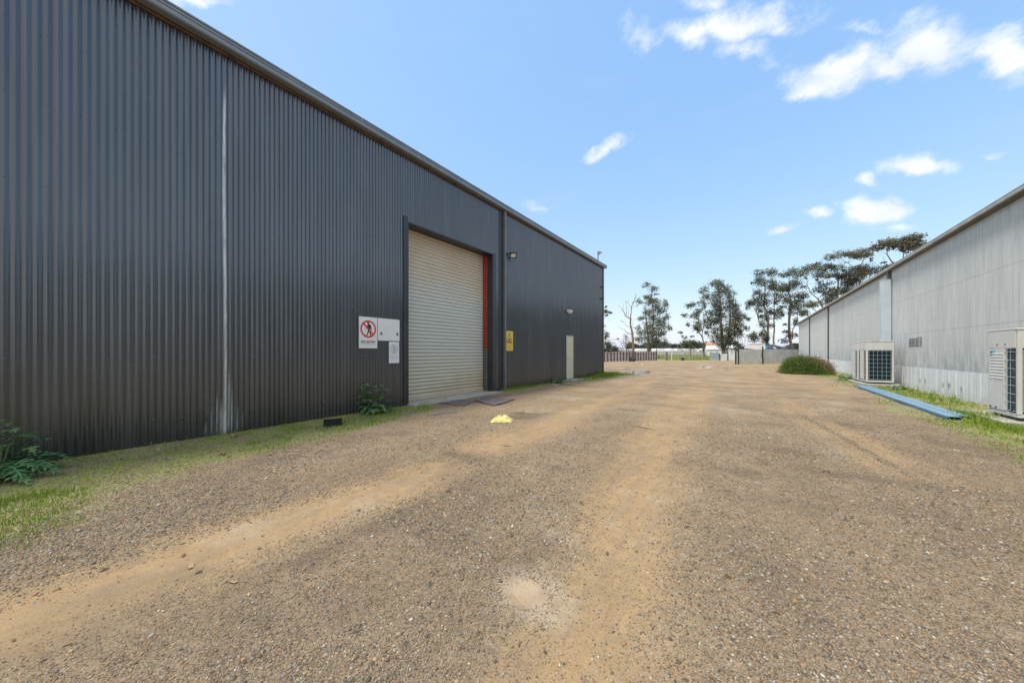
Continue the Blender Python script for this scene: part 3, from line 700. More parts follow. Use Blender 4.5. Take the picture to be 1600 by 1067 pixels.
# roller door opening
CX = WX-.36                                   # the curtain hangs this far back in its opening
zs = np.arange(.03, DH+.25, .1/10); ysd = np.linspace(DY0-.02, DY1+.02, 14)
Yd, Zd = np.meshgrid(ysd, zs, indexing='ij')
t = (Zd/.1) % 1
prof = .022*np.sin(np.pi*np.clip(t/.82, 0, 1))**.7-.014*(t > .82)
bow = .010*np.sin(np.pi*(Yd-DY0)/(DY1-DY0))*fbm(Zd*2, Yd, 1, 4)
curtain = npmesh('roller_door', np.stack([(CX+prof+bow).ravel(), Yd.ravel(), Zd.ravel()], 1), gridfaces(len(ysd), len(zs)), M['roller'], lb, None, True, True)
curtain['label'] = 'weathered beige roller shutter door, closed'
m = MB(); m.box(CX-.02, CX+.03, DY0+.01, DY1-.09, .035, .13); b = m.build('bottom_rail', M['roller'], curtain, True)
m = MB(); m.box(CX-.03, CX+.05, DY1-.085, DY1-.03, 0, DH+.2); m.build('guide_rail', M['post_dark'], curtain, True)
m = MB(); m.box(CX-.03, CX+.05, DY0+.0, DY0+.05, 0, DH+.2); m.build('guide_rail', M['post_dark'], curtain, True)
# red steel column on the far jamb: a channel with a patched dark foot
m = MB(); m.box(CX+.05, WX-.20, DY1-.045, DY1-.01, 1.45, DH+.3); m.box(CX+.05, CX+.065, DY1-.11, DY1-.045, 1.45, DH+.3); m.build('steel_column', M['redsteel'], lb, True)
m = MB(); m.box(CX+.05, WX-.20, DY1-.045, DY1-.01, 0.02, 1.45); m.box(CX+.05, CX+.06, DY1-.10, DY1-.045, 0.02, 1.45); m.build('column_foot', M['slate_trim'], lb, True)
m = MB(); m.box(CX+.055, WX-.165, DY0+.05, DY0+.085, 0.02, DH+.3); m.build('steel_column', M['redsteel'], lb, True)
m = MB(); m.box(WX-.195, WX+.022, DY1-.03, DY1-.004, 0, DH-.002); m.box(WX+.012, WX+.022, DY1-.004, DY1+.13, 0, DH+.03); m.build('door_jamb', M['dark_trim'], lb, True)
m = MB(); m.box(WX-.30, WX+.022, DY0+.004, DY0+.03, 0, DH-.002); m.box(WX+.012, WX+.024, DY0-.13, DY0+.004, 0, DH+.10); m.build('door_jamb', M['dark_trim'], lb, True)
m = MB(); m.box(CX+.08, WX+.020, DY0+.03, DY1-.03, DH-.03, DH-.004); m.box(CX+.03, CX+.08, DY0, DY1, DH-.03, DH+.3); m.build('door_head', M['dark_trim'], lb, True)
m = MB(); m.prism_y([(CX-.4, -.1), (WX+.33, -.1), (WX+.33, .012), (WX+.1, .022), (CX-.4, .03)], DY0-.02, DY1+.12); m.build('door_sill', M['concrete'], lb, True, bevel=.006)
# downpipe at the joint of the two wall halves
m = MB(); m.box(WX+.012, WX+.10, 9.80, 9.90, .03, 6.22); m.box(WX+.10, WX+.112, 9.785, 9.915, 5.75, 5.79); m.box(WX+.10, WX+.112, 9.785, 9.915, 2.75, 2.79)
m.build('downpipe', M['slate_trim'], lb, True, bevel=.008)
m = MB(); m.box(WX+.008, WX+.02, 9.60, 9.79, 0, 6.15); m.build('joint_flashing', M['dark_trim'], lb, True)
m = MB(); m.box(WX+.009, WX+.024, YE-.17, YE+.015, 0, 6.2); m.box(WX-.15, WX+.009, YE+.001, YE+.015, 0, 6.2); m.build('corner_flashing', M['dark_trim'], lb, True)
# side door
pd = MB(); pd.box(WX-.03, WX+.008, 14.87, 15.65, .07, 2.09)
door = pd.build('side_door', M['cream'], lb, True, bevel=.003, label='closed cream steel side door')
m = MB(); m.box(WX-.06, WX+.022, 14.82, 14.865, .04, 2.135); m.box(WX-.06, WX+.022, 15.655, 15.70, .04, 2.135); m.box(WX-.06, WX+.022, 14.865, 15.655, 2.095, 2.135); m.build('door_frame', M['slate_trim'], door, True)
m = MB(); m.path([(WX+.008, 14.95, 1.05), (WX+.06, 14.95, 1.05), (WX+.065, 15.06, 1.05)], .011, 8); m.path([(WX+.007, 14.95, 1.05), (WX+.014, 14.95, 1.05)], .03, 12); m.path([(WX+.007, 14.95, 1.18), (WX+.02, 14.95, 1.18)], .02, 10)
m.build('door_handle', M['galv'], door, True)
m = MB(); m.box(WX-.1, WX+.45, 14.6, 15.9, -.1, .045); tag(m.build('door_step', M['concrete'], None, bevel=.01), 'low concrete step in front of the cream side door', 'doorstep')

# ---- right building
XE = WR
rb = thing('shed', 'long grey corrugated zinc shed with a white base band, right of the gravel drive', 'shed', (XE, 20, 0))
RY0 = -5.4; RY1 = 54.0; EV = 4.70
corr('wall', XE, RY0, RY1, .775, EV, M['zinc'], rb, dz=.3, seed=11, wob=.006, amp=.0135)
def rust(Y, Z):
    s = Y*0
    for y, z, ry, rz, a in ((17.85, .36, .055, .10, 1), (17.42, .36, .05, .12, 1), (16.1, .33, .05, .09, .55), (15.72, .33, .06, .12, .9), (15.02, .30, .085, .10, .6), (19.4, .36, .05, .09, .6), (16.75, .35, .03, .08, .35), (22.5, .3, .05, .1, .4), (13.4, .35, .03, .1, .35), (24.7, .45, .04, .12, .3), (14.1, .5, .03, .08, .25)):
        s = s+a*sst(1.15, .5, np.sqrt(((Y-y)/ry)**2+((Z-z)/rz)**2))
        s = s+a*.35*sst(.03, .005, np.abs(Y-y))*sst(0, .02, z-Z)*sst(.35, .1, z-Z)
    return {'rust': np.clip(s, 0, 1)}
yb = np.arange(RY0, RY1, .03); zb = np.linspace(0, .80, 22)
Yb, Zb = np.meshgrid(yb, zb, indexing='ij')
rib = .016*sst(.05, .015, np.abs(((Yb) % .42)-.21))+.006*np.sin(Yb*2*np.pi/.14)
Xb = XE-.022-rib+(fbm(Yb, Zb, 1.1, 17)-.5)*.015
npmesh('base_band', np.stack([Xb.ravel(), Yb.ravel(), Zb.ravel()], 1), gridfaces(len(yb), len(zb)), M['band'], rb, rust(Yb.ravel(), Zb.ravel()), True, True)
m = MB(); XB = XE+12
m.box(XE+.03, XB, RY0, RY0+.06, 0, EV); m.box(XE+.03, XB, RY1-.06, RY1, 0, EV); m.box(XB-.06, XB, RY0+.06, RY1-.06, 0, EV); m.box(XE+.03, XE+.05, RY0+.06, RY1-.06, 0, EV)
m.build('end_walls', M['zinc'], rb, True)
m = MB(); RM = (XE+XB)/2; RZ2 = 5.5; e0 = XE-.14
m.add([(e0, RY0-.1, 4.845), (e0, RY1+.12, 4.845), (RM, RY1+.12, RZ2), (RM, RY0-.1, RZ2), (XB+.1, RY1+.12, 4.845), (XB+.1, RY0-.1, 4.845),
       (e0, RY0-.1, 4.825), (e0, RY1+.12, 4.825), (RM, RY1+.12, RZ2-.02), (RM, RY0-.1, RZ2-.02), (XB+.1, RY1+.12, 4.825), (XB+.1, RY0-.1, 4.825)],
      [(3,2,1,0),(5,4,2,3),(6,7,8,9),(9,8,10,11),(1,7,6,0),(11,10,4,5),(2,8,7,1),(4,10,8,2),(6,9,3,0),(9,11,5,3)])
m.build('roof', M['roof'], rb, True)
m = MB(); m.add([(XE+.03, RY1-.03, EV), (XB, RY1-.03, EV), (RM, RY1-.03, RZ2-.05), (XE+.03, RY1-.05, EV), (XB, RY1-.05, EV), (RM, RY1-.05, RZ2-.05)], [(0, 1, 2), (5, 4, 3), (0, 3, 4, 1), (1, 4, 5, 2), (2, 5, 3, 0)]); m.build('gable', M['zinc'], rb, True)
M['gutter2'] = simple('weathered_zinc_gutter', (.46, .44, .41), .5, .15, .25, 2.5, ((.20, .13, .09), .6))
M['gutter_under'] = simple('aged_gutter_underside', (.13, .115, .10), .7, 0, .3, 2, ((.16, .08, .05), .5))
m = MB(); pr = [(XE-.150, 4.715), (XE-.172, 4.735), (XE-.172, 4.81), (XE-.180, 4.818), (XE-.172, 4.828), (XE-.155, 4.82), (XE-.145, 4.74)]
ys = list(np.arange(RY0-.1, RY1, 5.9))+[RY1+.1]
for a, b in zip(ys, ys[1:]): m.prism_y(pr, a, b-.004)
m.build('gutter', M['gutter2'], rb, True)
m = MB(); m.prism_y([(XE-.146, 4.70), (XE+.0, 4.672), (XE+.028, 4.672), (XE+.028, 4.82), (XE-.143, 4.82)], RY0-.08, RY1+.08); m.build('gutter_sole', M['gutter_under'], rb, True)
for y in (34.7, 44.6):
    m = MB(); m.box(XE-.10, XE-.022, y-.05, y+.05, .05, 4.70); m.build('downpipe', M['gutter_under'], rb, True)
m = MB(); m.box(XE-.13, XE-.022, 20.83, 20.97, 4.33, 4.70); m.build('downpipe', M['gutter_under'], rb, True)
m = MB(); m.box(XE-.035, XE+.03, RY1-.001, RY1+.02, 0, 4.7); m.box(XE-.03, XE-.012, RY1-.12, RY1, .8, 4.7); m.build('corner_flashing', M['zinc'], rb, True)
# sheet fixings
sc = MB()
for z in (.9, 1.75, 2.35, 3.05, 3.65, 4.3):
    y = math.ceil(RY0/PITCH)*PITCH+PITCH*.75; k = 0
    while y < 32:
        if k % 3 == 0: zz = z+rr.uniform(-.015, .015); sc.path([(XE-.004, y, zz), (XE-.014, y, zz)], [.012, .008], 5)
        k += 1; y += PITCH
sc.build('screws', M['gutter_under'], rb, True)['kind'] = 'stuff'
# stencilled dark block of lettering on the wall (too worn to read in the photo)
zc = 1.56; ys0 = gnd(1430, 603).y
m = MB(); rq = random.Random(8)
yA, yB = 17.75, 18.95
xs = XE-.0115
def stroke(y0, y1, z0, z1): m.box(xs-.0015, xs+.001, y0, y1, z0, z1)
yy = yA
for ch in range(6):
    w = .16; zt = 1.83+(.03 if ch < 2 else 0); zb_ = 1.52
    stroke(yy, yy+.05, zb_, zt); stroke(yy+.10, yy+.15, zb_, zt-.02)
    for zc in (zb_, (zb_+zt)/2-.03, zt-.06): stroke(yy+.051, yy+.099, zc, zc+.055)
    yy += .2
tag(m.build('stencil_marking', simple('worn_stencil_paint', (.10, .11, .12), .7, 0, .3, 12)), 'worn dark stencilled marking on the grey shed wall', 'marking')

# duct against the shed wall
d = thing('wall_duct', 'tall pale galvanised duct standing against the shed wall behind the units', 'duct', (XE-.16, 20.9, 0))
m = MB(); m.box(XE-.315, XE-.035, 20.73, 21.07, .02, 4.32); m.build('duct_shaft', M['duct'], d, True, bevel=.006)
m = MB(); m.box(XE-.322, XE-.030, 20.722, 21.078, 4.32, 4.345); m.build('duct_cap', M['duct'], d, True)
for z in (1.2, 2.4, 3.6): m = MB(); m.box(XE-.32, XE-.032, 20.725, 20.73, z, z+.03); m.build('duct_joint', M['duct'], d, True)

# ------------------------------------------------------------------ outdoor units
def make_unit():
    t = thing('outdoor_unit', 'x', 'air conditioner', (0, 0, 0), 0, 'ivory air conditioning outdoor units beside the shed')
    D, Wd, H = .765, .93, 1.657
    m = MB()
    for x0, x1 in ((0, .055), (D-.055, D)):
        for y0, y1 in ((0, .055), (Wd-.055, Wd)): m.box(x0, x1, y0, y1, .1, 1.30)
    m.box(0, D, 0, Wd, 1.30, 1.632); m.box(.0, D, 0, Wd, .06, .12)
    m.box(D-.03, D-.004, .055, Wd-.055, .12, 1.30)
    m.build('casing', M['ac'], t, bevel=.005)
    m = MB(); m.box(-.012, D+.012, -.012, Wd+.012, 1.632, H); m.build('top_lid', M['ac_panel'], t, bevel=.006)
    m = MB(); m.box(-.008, .02, .36, Wd-.05, .14, 1.292)
    for k in range(9): z = .72+k*.058; m.prism_y([(-.008, z), (-.016, z+.006), (-.016, z+.012), (-.008, z+.03)], .40, Wd-.10)
    fp = m.build('front_panel', M['ac_panel'], t, bevel=.003)
    m = MB(); m.box(-.008, -.001, .055, Wd-.05, 1.305, 1.625); m.build('upper_panel', M['ac_panel'], t, bevel=.002)
    for y in (.12, .62, .80): m = MB(); m.box(-.0165, -.008, y, y+.045, .155, .185); m.build('service_slot', M['black'], t)
    for y, z in ((.34, 1.37), (.60, 1.37)): m = MB(); m.path([(-.008, y, z), (-.016, y, z)], .014, 8); m.build('fixing', M['black'], t)
    for x in (.2, .5): m = MB(); m.path([(x, -.006, 1.37), (x, .002, 1.37)], .011, 8); m.build('fixing', M['black'], t)
    # coil wraps round the open corner
    cs = np.concatenate([[(.70, .06)], [(.10+.0*k, .06) for k in range(1)], [(.075-.035*math.sin(a), .095-.035*math.cos(a)) for a in np.linspace(0, math.pi/2, 7)], [(.04, .36)]])
    m = MB(); n = len(cs)
    m.add([(x, y, .13) for x, y in cs]+[(x, y, 1.295) for x, y in cs]+[(.70, .11, .13), (.12, .14, .13), (.1, .36, .13), (.70, .11, 1.295), (.12, .14, 1.295), (.1, .36, 1.295)],
          [(i+1, i, n+i, n+i+1) for i in range(n-1)]+[(2*n, 2*n+1, 2*n+4, 2*n+3), (2*n+1, 2*n+2, 2*n+5, 2*n+4)])
    for k in range(46): z = .14+k*.025; m.box(.10, .70, .052, .0605, z, z+.006)
    m.build('coil', M['coil'], t)
    m = MB(); m.add([(.047, .10, .135), (.047, .355, .135), (.047, .355, 1.29), (.047, .10, 1.29), (.025, .10, .135), (.025, .355, .135), (.025, .355, 1.29), (.025, .10, 1.29)], [(0, 1, 2, 3), (7, 6, 5, 4), (0, 4, 5, 1), (2, 6, 7, 3)])
    for k in range(17): y = .105+k*.015; m.box(.019, .0245, y, y+.004, .14, 1.285)
    m.build('side_coil', M['coil_grey'], t)
    m = MB()
    for k in range(6): x = .085+k*.119; m.path([(x, -.004, .125), (x, -.004, 1.30)], .0045, 5)
    for k in range(8): z = .17+k*.155; m.path([(.055, -.008, z), (.71, -.008, z)], .0045, 5)
    m.path([(.055, -.012, .17), (.055, -.012, 1.27)], .0045, 5)
    m.build('wire_grille', M['wire'], t)
    m = MB()
    for k in range(8): z = .17+k*.152; m.path([(-.008, .055, z), (-.008, .36, z)], .0055, 5)
    m.path([(-.004, .20, .125), (-.004, .20, 1.295)], .004, 5)
    m.build('wire_grille', M['wire'], t)
    for x in (.06, .60):
        m = MB(); m.box(x, x+.10, .02, Wd-.02, 0, .06); m.build('foot', M['black'], t)
    m = MB(); m.path([(.38, .47, H), (.38, .47, H+.006)], .33, 28); m.path([(.38, .47, H+.006), (.38, .47, H+.02)], .10, 20)
    m.build('fan_outlet', M['black'], t)
    return t, fp
u1, fp1 = make_unit()
u1.location = (3.93, 10.19, .10)
m = MB(); m.prism_x([(.835, 1.255), (.655, 1.255), (.835, 1.115)], -.0105, -.0085)
m.build('emblem', M['cyan'], fp1)
m = MB(); m.prism_x([(.825, 1.235), (.77, 1.245), (.785, 1.19), (.825, 1.16)], -.0125, -.0108)
m.build('emblem_mark', M['black_ink'], fp1)
m = MB(); m.box(-.0095, -.0085, .73, .80, .62, .74); m.build('sticker', M['white_sign'], fp1)
u1['label'] = 'nearest tall ivory outdoor unit at the right edge, with a cyan triangular emblem'
u2 = copy_tree(u1); u2.location = (3.76, 19.15, .10); u2['label'] = 'ivory outdoor unit beyond the blue steel, nearer of the pair, dark grille facing the viewer'
for c in list(u2.children):
    for g_ in list(c.children): bpy.data.objects.remove(g_)
u3 = copy_tree(u2); u3.location = (3.74, 20.42, .10); u3['label'] = 'ivory outdoor unit mostly hidden behind another one, the farther of the pair'
m = MB(); m.box(3.62, 4.72, 18.95, 21.5, -.08, .10); tag(m.build('concrete_plinth', M['concrete'], None, bevel=.015), 'low concrete plinth under the pair of ivory units', 'plinth')
m = MB(); m.box(3.70, 4.74, 10.0, 11.75, -.08, .10); tag(m.build('concrete_plinth', M['concrete'], None, bevel=.015), 'low concrete plinth under the nearest ivory unit', 'plinth')

# blue steel channels on the grass
def channel(label, p0, p1):
    L = (p1-p0).length; a = math.atan2(p1.y-p0.y, p1.x-p0.x)-math.pi/2
    t = thing('steel_channel', label, 'steel beam', (p0.x, p0.y, .015), a, 'blue steel channels lying on the verge')
    w, h, k = .18, .058, .006
    m = MB(); m.box(0, w, 0, L, h-k, h); m.build('flange', M['steel_top'], t)
    m = MB(); m.box(.0, k, 0, L, 0, h-k); m.box(w-k, w, 0, L, 0, h-k); m.box(k, .06, 0, L, 0, k); m.box(w-.06, w-k, 0, L, 0, k); m.build('web', M['blue_steel'], t)
    return t
channel('left one of the two blue steel channels lying along the right verge', Vector((3.19, 10.45, 0)), Vector((3.31, 18.2, 0)))
channel('right one of the two blue steel channels, its near end a little farther back', Vector((3.385, 10.70, 0)), Vector((3.505, 18.1, 0)))

# ------------------------------------------------------------------ signs, lamps, cameras on the warehouse
SX = WX+.0095
def board(name, y0, y1, z0, z1, mat, label, t=.006):
    o = thing(name, label, 'sign', (SX, (y0+y1)/2, z0))
    m = MB(); m.box(SX, SX+t, y0, y1, z0, z1); m.build('board', mat, o, True, bevel=.0015); return o
def text(body, y, z, size, mat, parent, x, width=None):
    c = bpy.data.curves.new('lettering', 'FONT'); c.body = body; c.size = size; c.align_x = 'CENTER'; c.extrude = .0004; c.offset = size*.022
    tmp = bpy.data.objects.new('tmp', c); COL.objects.link(tmp); bpy.context.view_layer.update()
    me = bpy.data.meshes.new_from_object(tmp); bpy.data.objects.remove(tmp)
    co = np.zeros(len(me.vertices)*3, np.float32); me.vertices.foreach_get('co', co); co = co.reshape(-1, 3)
    k = (width/np.ptp(co[:, 0])) if width else 1
    out = np.stack([co[:, 2]+x, co[:, 0]*k+y, co[:, 1]+z], 1)-np.array(loc_of(parent), np.float32)
    me.vertices.foreach_set('co', out.astype(np.float32).ravel()); me.update(); me.materials.clear()
    o = link('lettering', me, mat, parent); return o
s1 = board('no_entry_sign', 4.42, 4.875, 1.415, 2.115, M['white_sign'], 'white no entry sign with a walking figure crossed by a red circle')
X1 = SX+.0072
cy, cz = 4.6475, 1.845
m = MB()
def poly(pts, x=0): m.prism_x([(cy+a, cz+b) for a, b in pts], X1-.001+x, X1+.0003+x)
k = math.pi*2/14
m.prism_x([(cy-.006+.026*math.cos(k*i), cz+.150+.028*math.sin(k*i)) for i in range(14)], X1-.001, X1+.0003)
poly([(-.012, .122), (.02, .118), (.062, .085), (.075, .03), (.078, -.02), (.062, -.022), (.052, .03), (.045, -.025), (-.01, -.025), (-.006, .05), (-.03, .03), (-.062, .0), (-.072, .010), (-.035, .055)])
poly([(-.01, -.024), (.045, -.024), (.065, -.10), (.075, -.158), (.085, -.166), (.045, -.166), (.04, -.10), (.02, -.055), (-.01, -.11), (-.035, -.155), (-.06, -.148), (-.065, -.138), (-.04, -.125)])
m.build('walking_figure', M['black_ink'], s1, True)
m = MB(); m.ring(X1, cy, cz, .158, .195, .0008, 48)
m.obox((X1+.0012, cy, cz), (1, 0, 0), (0, .7071, -.7071), (0, .7071, .7071), .0004, .166, .018)
m.build('red_circle_bar', M['red_ink'], s1, True)
text('NO ENTRY', cy, 1.530, .082, M['black_ink'], s1, X1, .36)
text('AUTHORISED PERSONNEL ONLY', cy, 1.492, .03, M['grey_ink'], s1, X1, .38)
s2 = board('blank_board', 4.89, 5.49, 1.595, 2.115, M['white_sign'], 'blank white board with two dark fixings, between the no entry sign and the door')
m = MB()
for y in (4.975, 5.42): m = MB(); m.box(SX+.006, SX+.03, y-.016, y+.016, 1.74, 1.775); m.prism_x([(y-.02, 1.74), (y+.02, 1.74), (y+.006, 1.80), (y-.004, 1.80)], SX+.0062, SX+.012); m.build('fixing', M['black'], s2, True)
s3 = board('notice_board', 5.19, 5.48, 1.065, 1.575, M['white_sign'], 'faded white notice with a pale grey round picture, below the blank board')
m = MB(); m.ring(SX+.0068, 5.335, 1.40, .085, .115, .0006, 36)
m.prism_x([(5.30, 1.33), (5.36, 1.32), (5.40, 1.38), (5.37, 1.47), (5.31, 1.48), (5.28, 1.41)], SX+.0060, SX+.0068)
m.build('faded_emblem', M['grey_ink'], s3, True)
for i, (z, w) in enumerate(((1.225, .22), (1.19, .20), (1.158, .15))):
    m = MB(); y = 5.335-w/2; rq = random.Random(i)
    while y < 5.335+w/2: d_ = rq.uniform(.01, .035); m.box(SX+.0062, SX+.0068, y, y+d_, z, z+.016); y += d_+.008
    m.build('text_line', M['grey_ink'], s3, True)
s4 = board('warning_sign', 9.975, 10.43, 1.375, 2.075, M['yellow_sign'], 'yellow warning sign with a black triangle, just right of the downpipe')
X4 = SX+.0072; c4 = 10.195
m = MB(); O = [(c4-.20, 1.665), (c4+.20, 1.665), (c4, 2.035)]; I = [(c4-.155, 1.69), (c4+.155, 1.69), (c4, 1.975)]
for a, b in ((0, 1), (1, 2), (2, 0)): m.add([(X4, *O[a]), (X4, *O[b]), (X4, *I[b]), (X4, *I[a])], [(0, 1, 2, 3)])
m.prism_x([(c4-.05, 1.71), (c4+.05, 1.705), (c4+.065, 1.76), (c4+.02, 1.80), (c4-.0, 1.85), (c4-.015, 1.79), (c4-.06, 1.77)], X4-.001, X4+.0002)
m.box(X4-.001, X4+.0002, c4-.19, c4+.19, 1.652, 1.662)
m.build('warning_triangle', M['black_ink'], s4, True)
for i, (z, w) in enumerate(((1.56, .32), (1.49, .34), (1.42, .30))):
    m = MB(); y = c4-w/2; rq = random.Random(i+9)
    while y < c4+w/2: d_ = rq.uniform(.02, .05); m.box(X4-.001, X4-.0002, y, y+d_, z, z+.03); y += d_+.012
    m.build('text_line', M['yellow_ink'], s4, True)

def flood(label, loc, heads, mat, out=.16, sz=(.11, .08, .035), pole=0, cat='floodlight', group=None):
    t = thing('floodlight', label, cat, loc, 0, group)
    m = MB(); m.box(0, .03, -.04, .04, -.05, .05); m.path([(.02, 0, 0), (out*.6, 0, .01), (out, 0, -.03)], .014, 7); m.build('bracket', mat, t)
    for (dy, dirv, up) in heads:
        dv = Vector(dirv).normalized(); sidev = dv.cross(Vector((0, 0, 1))).normalized(); uv = sidev.cross(dv)
        c = Vector((out, dy, -.05))
        m = MB(); m.obox(c, dv, sidev, uv, sz[2], sz[0], sz[1])
        for q in (-.6, -.2, .2, .6): m.obox(c-dv*(sz[2]+.01)+sidev*sz[0]*q, dv, sidev, uv, .012, .006, sz[1]*.8)
        h = m.build('lamp_head', mat, t, bevel=.004)
        m = MB(); m.obox(c+dv*(sz[2]+.001), dv, sidev, uv, .003, sz[0]*.72, sz[1]*.66); m.build('lens', M['lens'], h)
    return t
flood('small black floodlight high on the warehouse wall, just right of the downpipe', (WX+.01, 10.06, 4.78), [(.09, (.55, -.62, -.45), 0)], M['black'], .20, (.12, .10, .03))
flood('small white twin floodlight on the warehouse wall above the cream side door', (WX+.01, 14.95, 3.26), [(-.09, (.6, -.5, -.5), 0), (.14, (.6, .3, -.5), 0)], M['white_sign'], .16, (.075, .075, .03))
def camera_(label, loc, body=.2):
    t = thing('security_camera', label, 'security camera', loc)
    m = MB(); m.path([(0, 0, 0), (.02, 0, 0)], .05, 12); m.path([(.02, 0, 0), (.10, 0, -.02)], .016, 7); m.build('bracket', M['dark_trim'], t)
    m = MB(); m.path([(.10, .05, -.02), (.16, -body, -.07)], .04, 12); h = m.build('camera_body', M['galv'], t)
    m = MB(); m.path([(.16, -body-.002, -.07), (.161, -body-.01, -.071)], .03, 12); m.build('lens', M['black'], h)
    return t
camera_('small grey security camera near the far corner of the warehouse, the upper one', (WX+.02, 19.55, 5.10))
t = camera_('small dark security camera near the far corner of the warehouse, below the grey one', (WX+.02, 19.6, 4.45), .26)
pl = thing('roof_floodlight', 'floodlight on a short pole above the far corner of the warehouse roof', 'floodlight', (WX+.0, 19.0, 6.385))
m = MB(); m.path([(0, .0, -.03), (0, 0, .62)], .024, 8); m.path([(0, 0, .58), (0, .16, .66)], .012, 6); m.build('pole', M['dark_trim'], pl)
m = MB(); m.obox((.0, .27, .60), Vector((.5, .2, -.8)).normalized(), (0, .97, .24), Vector((.85, -.13, .5)).normalized(), .05, .12, .10); h = m.build('lamp_head', M['galv'], pl, bevel=.008)
m = MB(); m.obox((.026, .28, .56), Vector((.5, .2, -.8)).normalized(), (0, .97, .24), Vector((.85, -.13, .5)).normalized(), .004, .10, .085); m.build('lens', M['lens'], h)

# ------------------------------------------------------------------ plants near the walls
def lobed_leaf(V, F, T, base, dirh, L, arch, width, r, lobes=8):
    """a long thistle leaf: an arched midrib with pointed lobes on both sides"""
    d = Vector((math.cos(dirh), math.sin(dirh), 0)); s = Vector((-d.y, d.x, 0))
    def mid(t): return base+d*(L*(t-.18*t*t*arch))+Vector((0, 0, L*(arch*t*1.0-arch*.95*t*t*1.05)))
    tone = r.random()
    k0 = len(V)
    N = lobes
    for i in range(N+1):
        t = i/N; p = mid(t); w = width*.16*(1-t*.6)
        V += [p-s*w+Vector((0, 0, .004)), p+s*w+Vector((0, 0, .004))]; T += [tone+.25]*2
    for i in range(N):
        a = k0+2*i; F.append((a, a+1, a+3, a+2))
    for i in range(1, N+1):
        t = i/N; t0, t1 = (i-.62)/N, (i+.05)/N
        wl = width*(math.sin(math.pi*min(1, (t*.92+.06)))**.7)*r.uniform(.75, 1.15)
        for sg in (-1, 1):
            k = len(V); a0 = mid(t0); a1 = mid(min(1, t1)); tip = mid(min(1.05, t+.10))+s*sg*wl+Vector((0, 0, wl*r.uniform(-.25, .45)))
            m1 = a0*.45+tip*.55+d*(-.012)+Vector((0, 0, .012)); m2 = a1*.5+tip*.5+d*.01+Vector((0, 0, .006))
            V += [a0, m1, tip, m2, a1]; T += [tone, tone+.1, tone-.1, tone+.1, tone]
            F.append((k, k+1, k+3, k+4)); F.append((k+1, k+2, k+3, k+3))
            # spines/side teeth
            k = len(V); q = a0*.5+tip*.5; V += [q, q+(d*.5*sg*0-d*.35+s*sg*.6)*wl*.45+Vector((0, 0, .01)), q+(tip-a0)*.16]; T += [tone]*3; F.append((k, k+1, k+2, k+2))
    k = len(V); p = mid(1); V += [p-s*width*.12, mid(1)+d*L*.1, p+s*width*.12]; T += [tone]*3; F.append((k, k+1, k+2, k+2))
def thistle(label, loc, n, Lr, wid, seed, stalks=0, name='thistle', hmul=1):
    r = random.Random(seed); V, F, T = [], [], []
    o = thing(name, label, 'weed', loc)
    for i in range(n):
        a = 2.399*i+r.uniform(-.3, .3); L = r.uniform(*Lr)
        lobed_leaf(V, F, T, Vector((0, 0, .02+.05*r.random()*hmul)), a, L, r.uniform(.25, 1.1), wid*r.uniform(.8, 1.15), r)
    for st in range(stalks):
        bx, by = r.uniform(-.12, .12), r.uniform(-.12, .12); hh = r.uniform(.35, .52)*hmul
        for i in range(11):
            z = .05+hh*i/10; a = 2.4*i+st
            lobed_leaf(V, F, T, Vector((bx*(1+i/10), by*(1+i/10), z)), a, Lr[0]*.75*(1.15-.6*i/10), r.uniform(.35, .75), wid*.7, r, 6)
    F2 = [f if f[2] != f[3] else f[:3] for f in F]
    me = bpy.data.meshes.new('leaves'); me.from_pydata([tuple(v) for v in V], [], F2); me.update()
    at_ = me.attributes.new('tone', 'FLOAT', 'POINT'); at_.data.foreach_set('value', np.clip(np.array(T), 0, 1).astype(np.float32))
    link('leaves', me, M['thistle'], o)
    m = MB()
    for st in range(max(1, stalks)): m.path([(0, 0, -.02), (r.uniform(-.1, .1), r.uniform(-.1, .1), .35*hmul)], [.012, .005], 6)
    m.build('stem', M['stem'], o)
    return o
thistle('large dark green thistle at the left edge, growing against the warehouse wall', (-6.52, -.02, 0), 34, (.36, .68), .10, 2, 4)
thistle('upright green thistle against the wall between the black tray and the roller door', (-6.78, 4.60, 0), 26, (.30, .50), .085, 5, 5, hmul=1.1)
thistle('small low weed against the warehouse wall, left of the cream side door', (-6.80, 13.4, 0), 26, (.2, .4), .07, 8, 1, 'weed', .5)
thistle('low leafy weed on the verge in front of the pair of ivory units', (4.32, 17.9, 0), 30, (.16, .45), .06, 9, 1, 'weed', .35)
thistle('leafy grey green weed on the verge, right of the round bush', (3.75, 22.4, 0), 30, (.28, .55), .07, 12, 2, 'weed', .5)
def tuft(label, loc, n, hr, spread, seed, name='grass_tuft'):
    r = np.random.RandomState(seed); P = np.stack([r.randn(n)*spread[0]+loc[0], r.randn(n)*spread[1]+loc[1], np.zeros(n)], 1)
    P[:, 2] = height(P[:, 0], P[:, 1])-.005
    o = blades(name, P, hr[0]+(hr[1]-hr[0])*r.rand(n), .006+.008*r.rand(n), np.clip(.25+.5*r.rand(n), 0, .8), M['grass'], None, .9)
    return tag(o, label, 'grass tuft')
tuft('bright green grass tuft at the left foot of the nearest ivory unit', (3.72, 10.9), 900, (.05, .20), (.12, .30), 1)
tuft('green grass tuft below the nearest ivory unit at the right edge', (3.62, 9.9), 800, (.04, .13), (.17, .36), 2)
tuft('green grass tuft at the wall on the far side of the door downpipe', (-6.95, 10.6), 500, (.05, .14), (.06, .5), 3)
tuft('long bright green grass at the foot of the far warehouse corner', (-6.75, 19.3), 2600, (.08, .24), (.3, .8), 4)

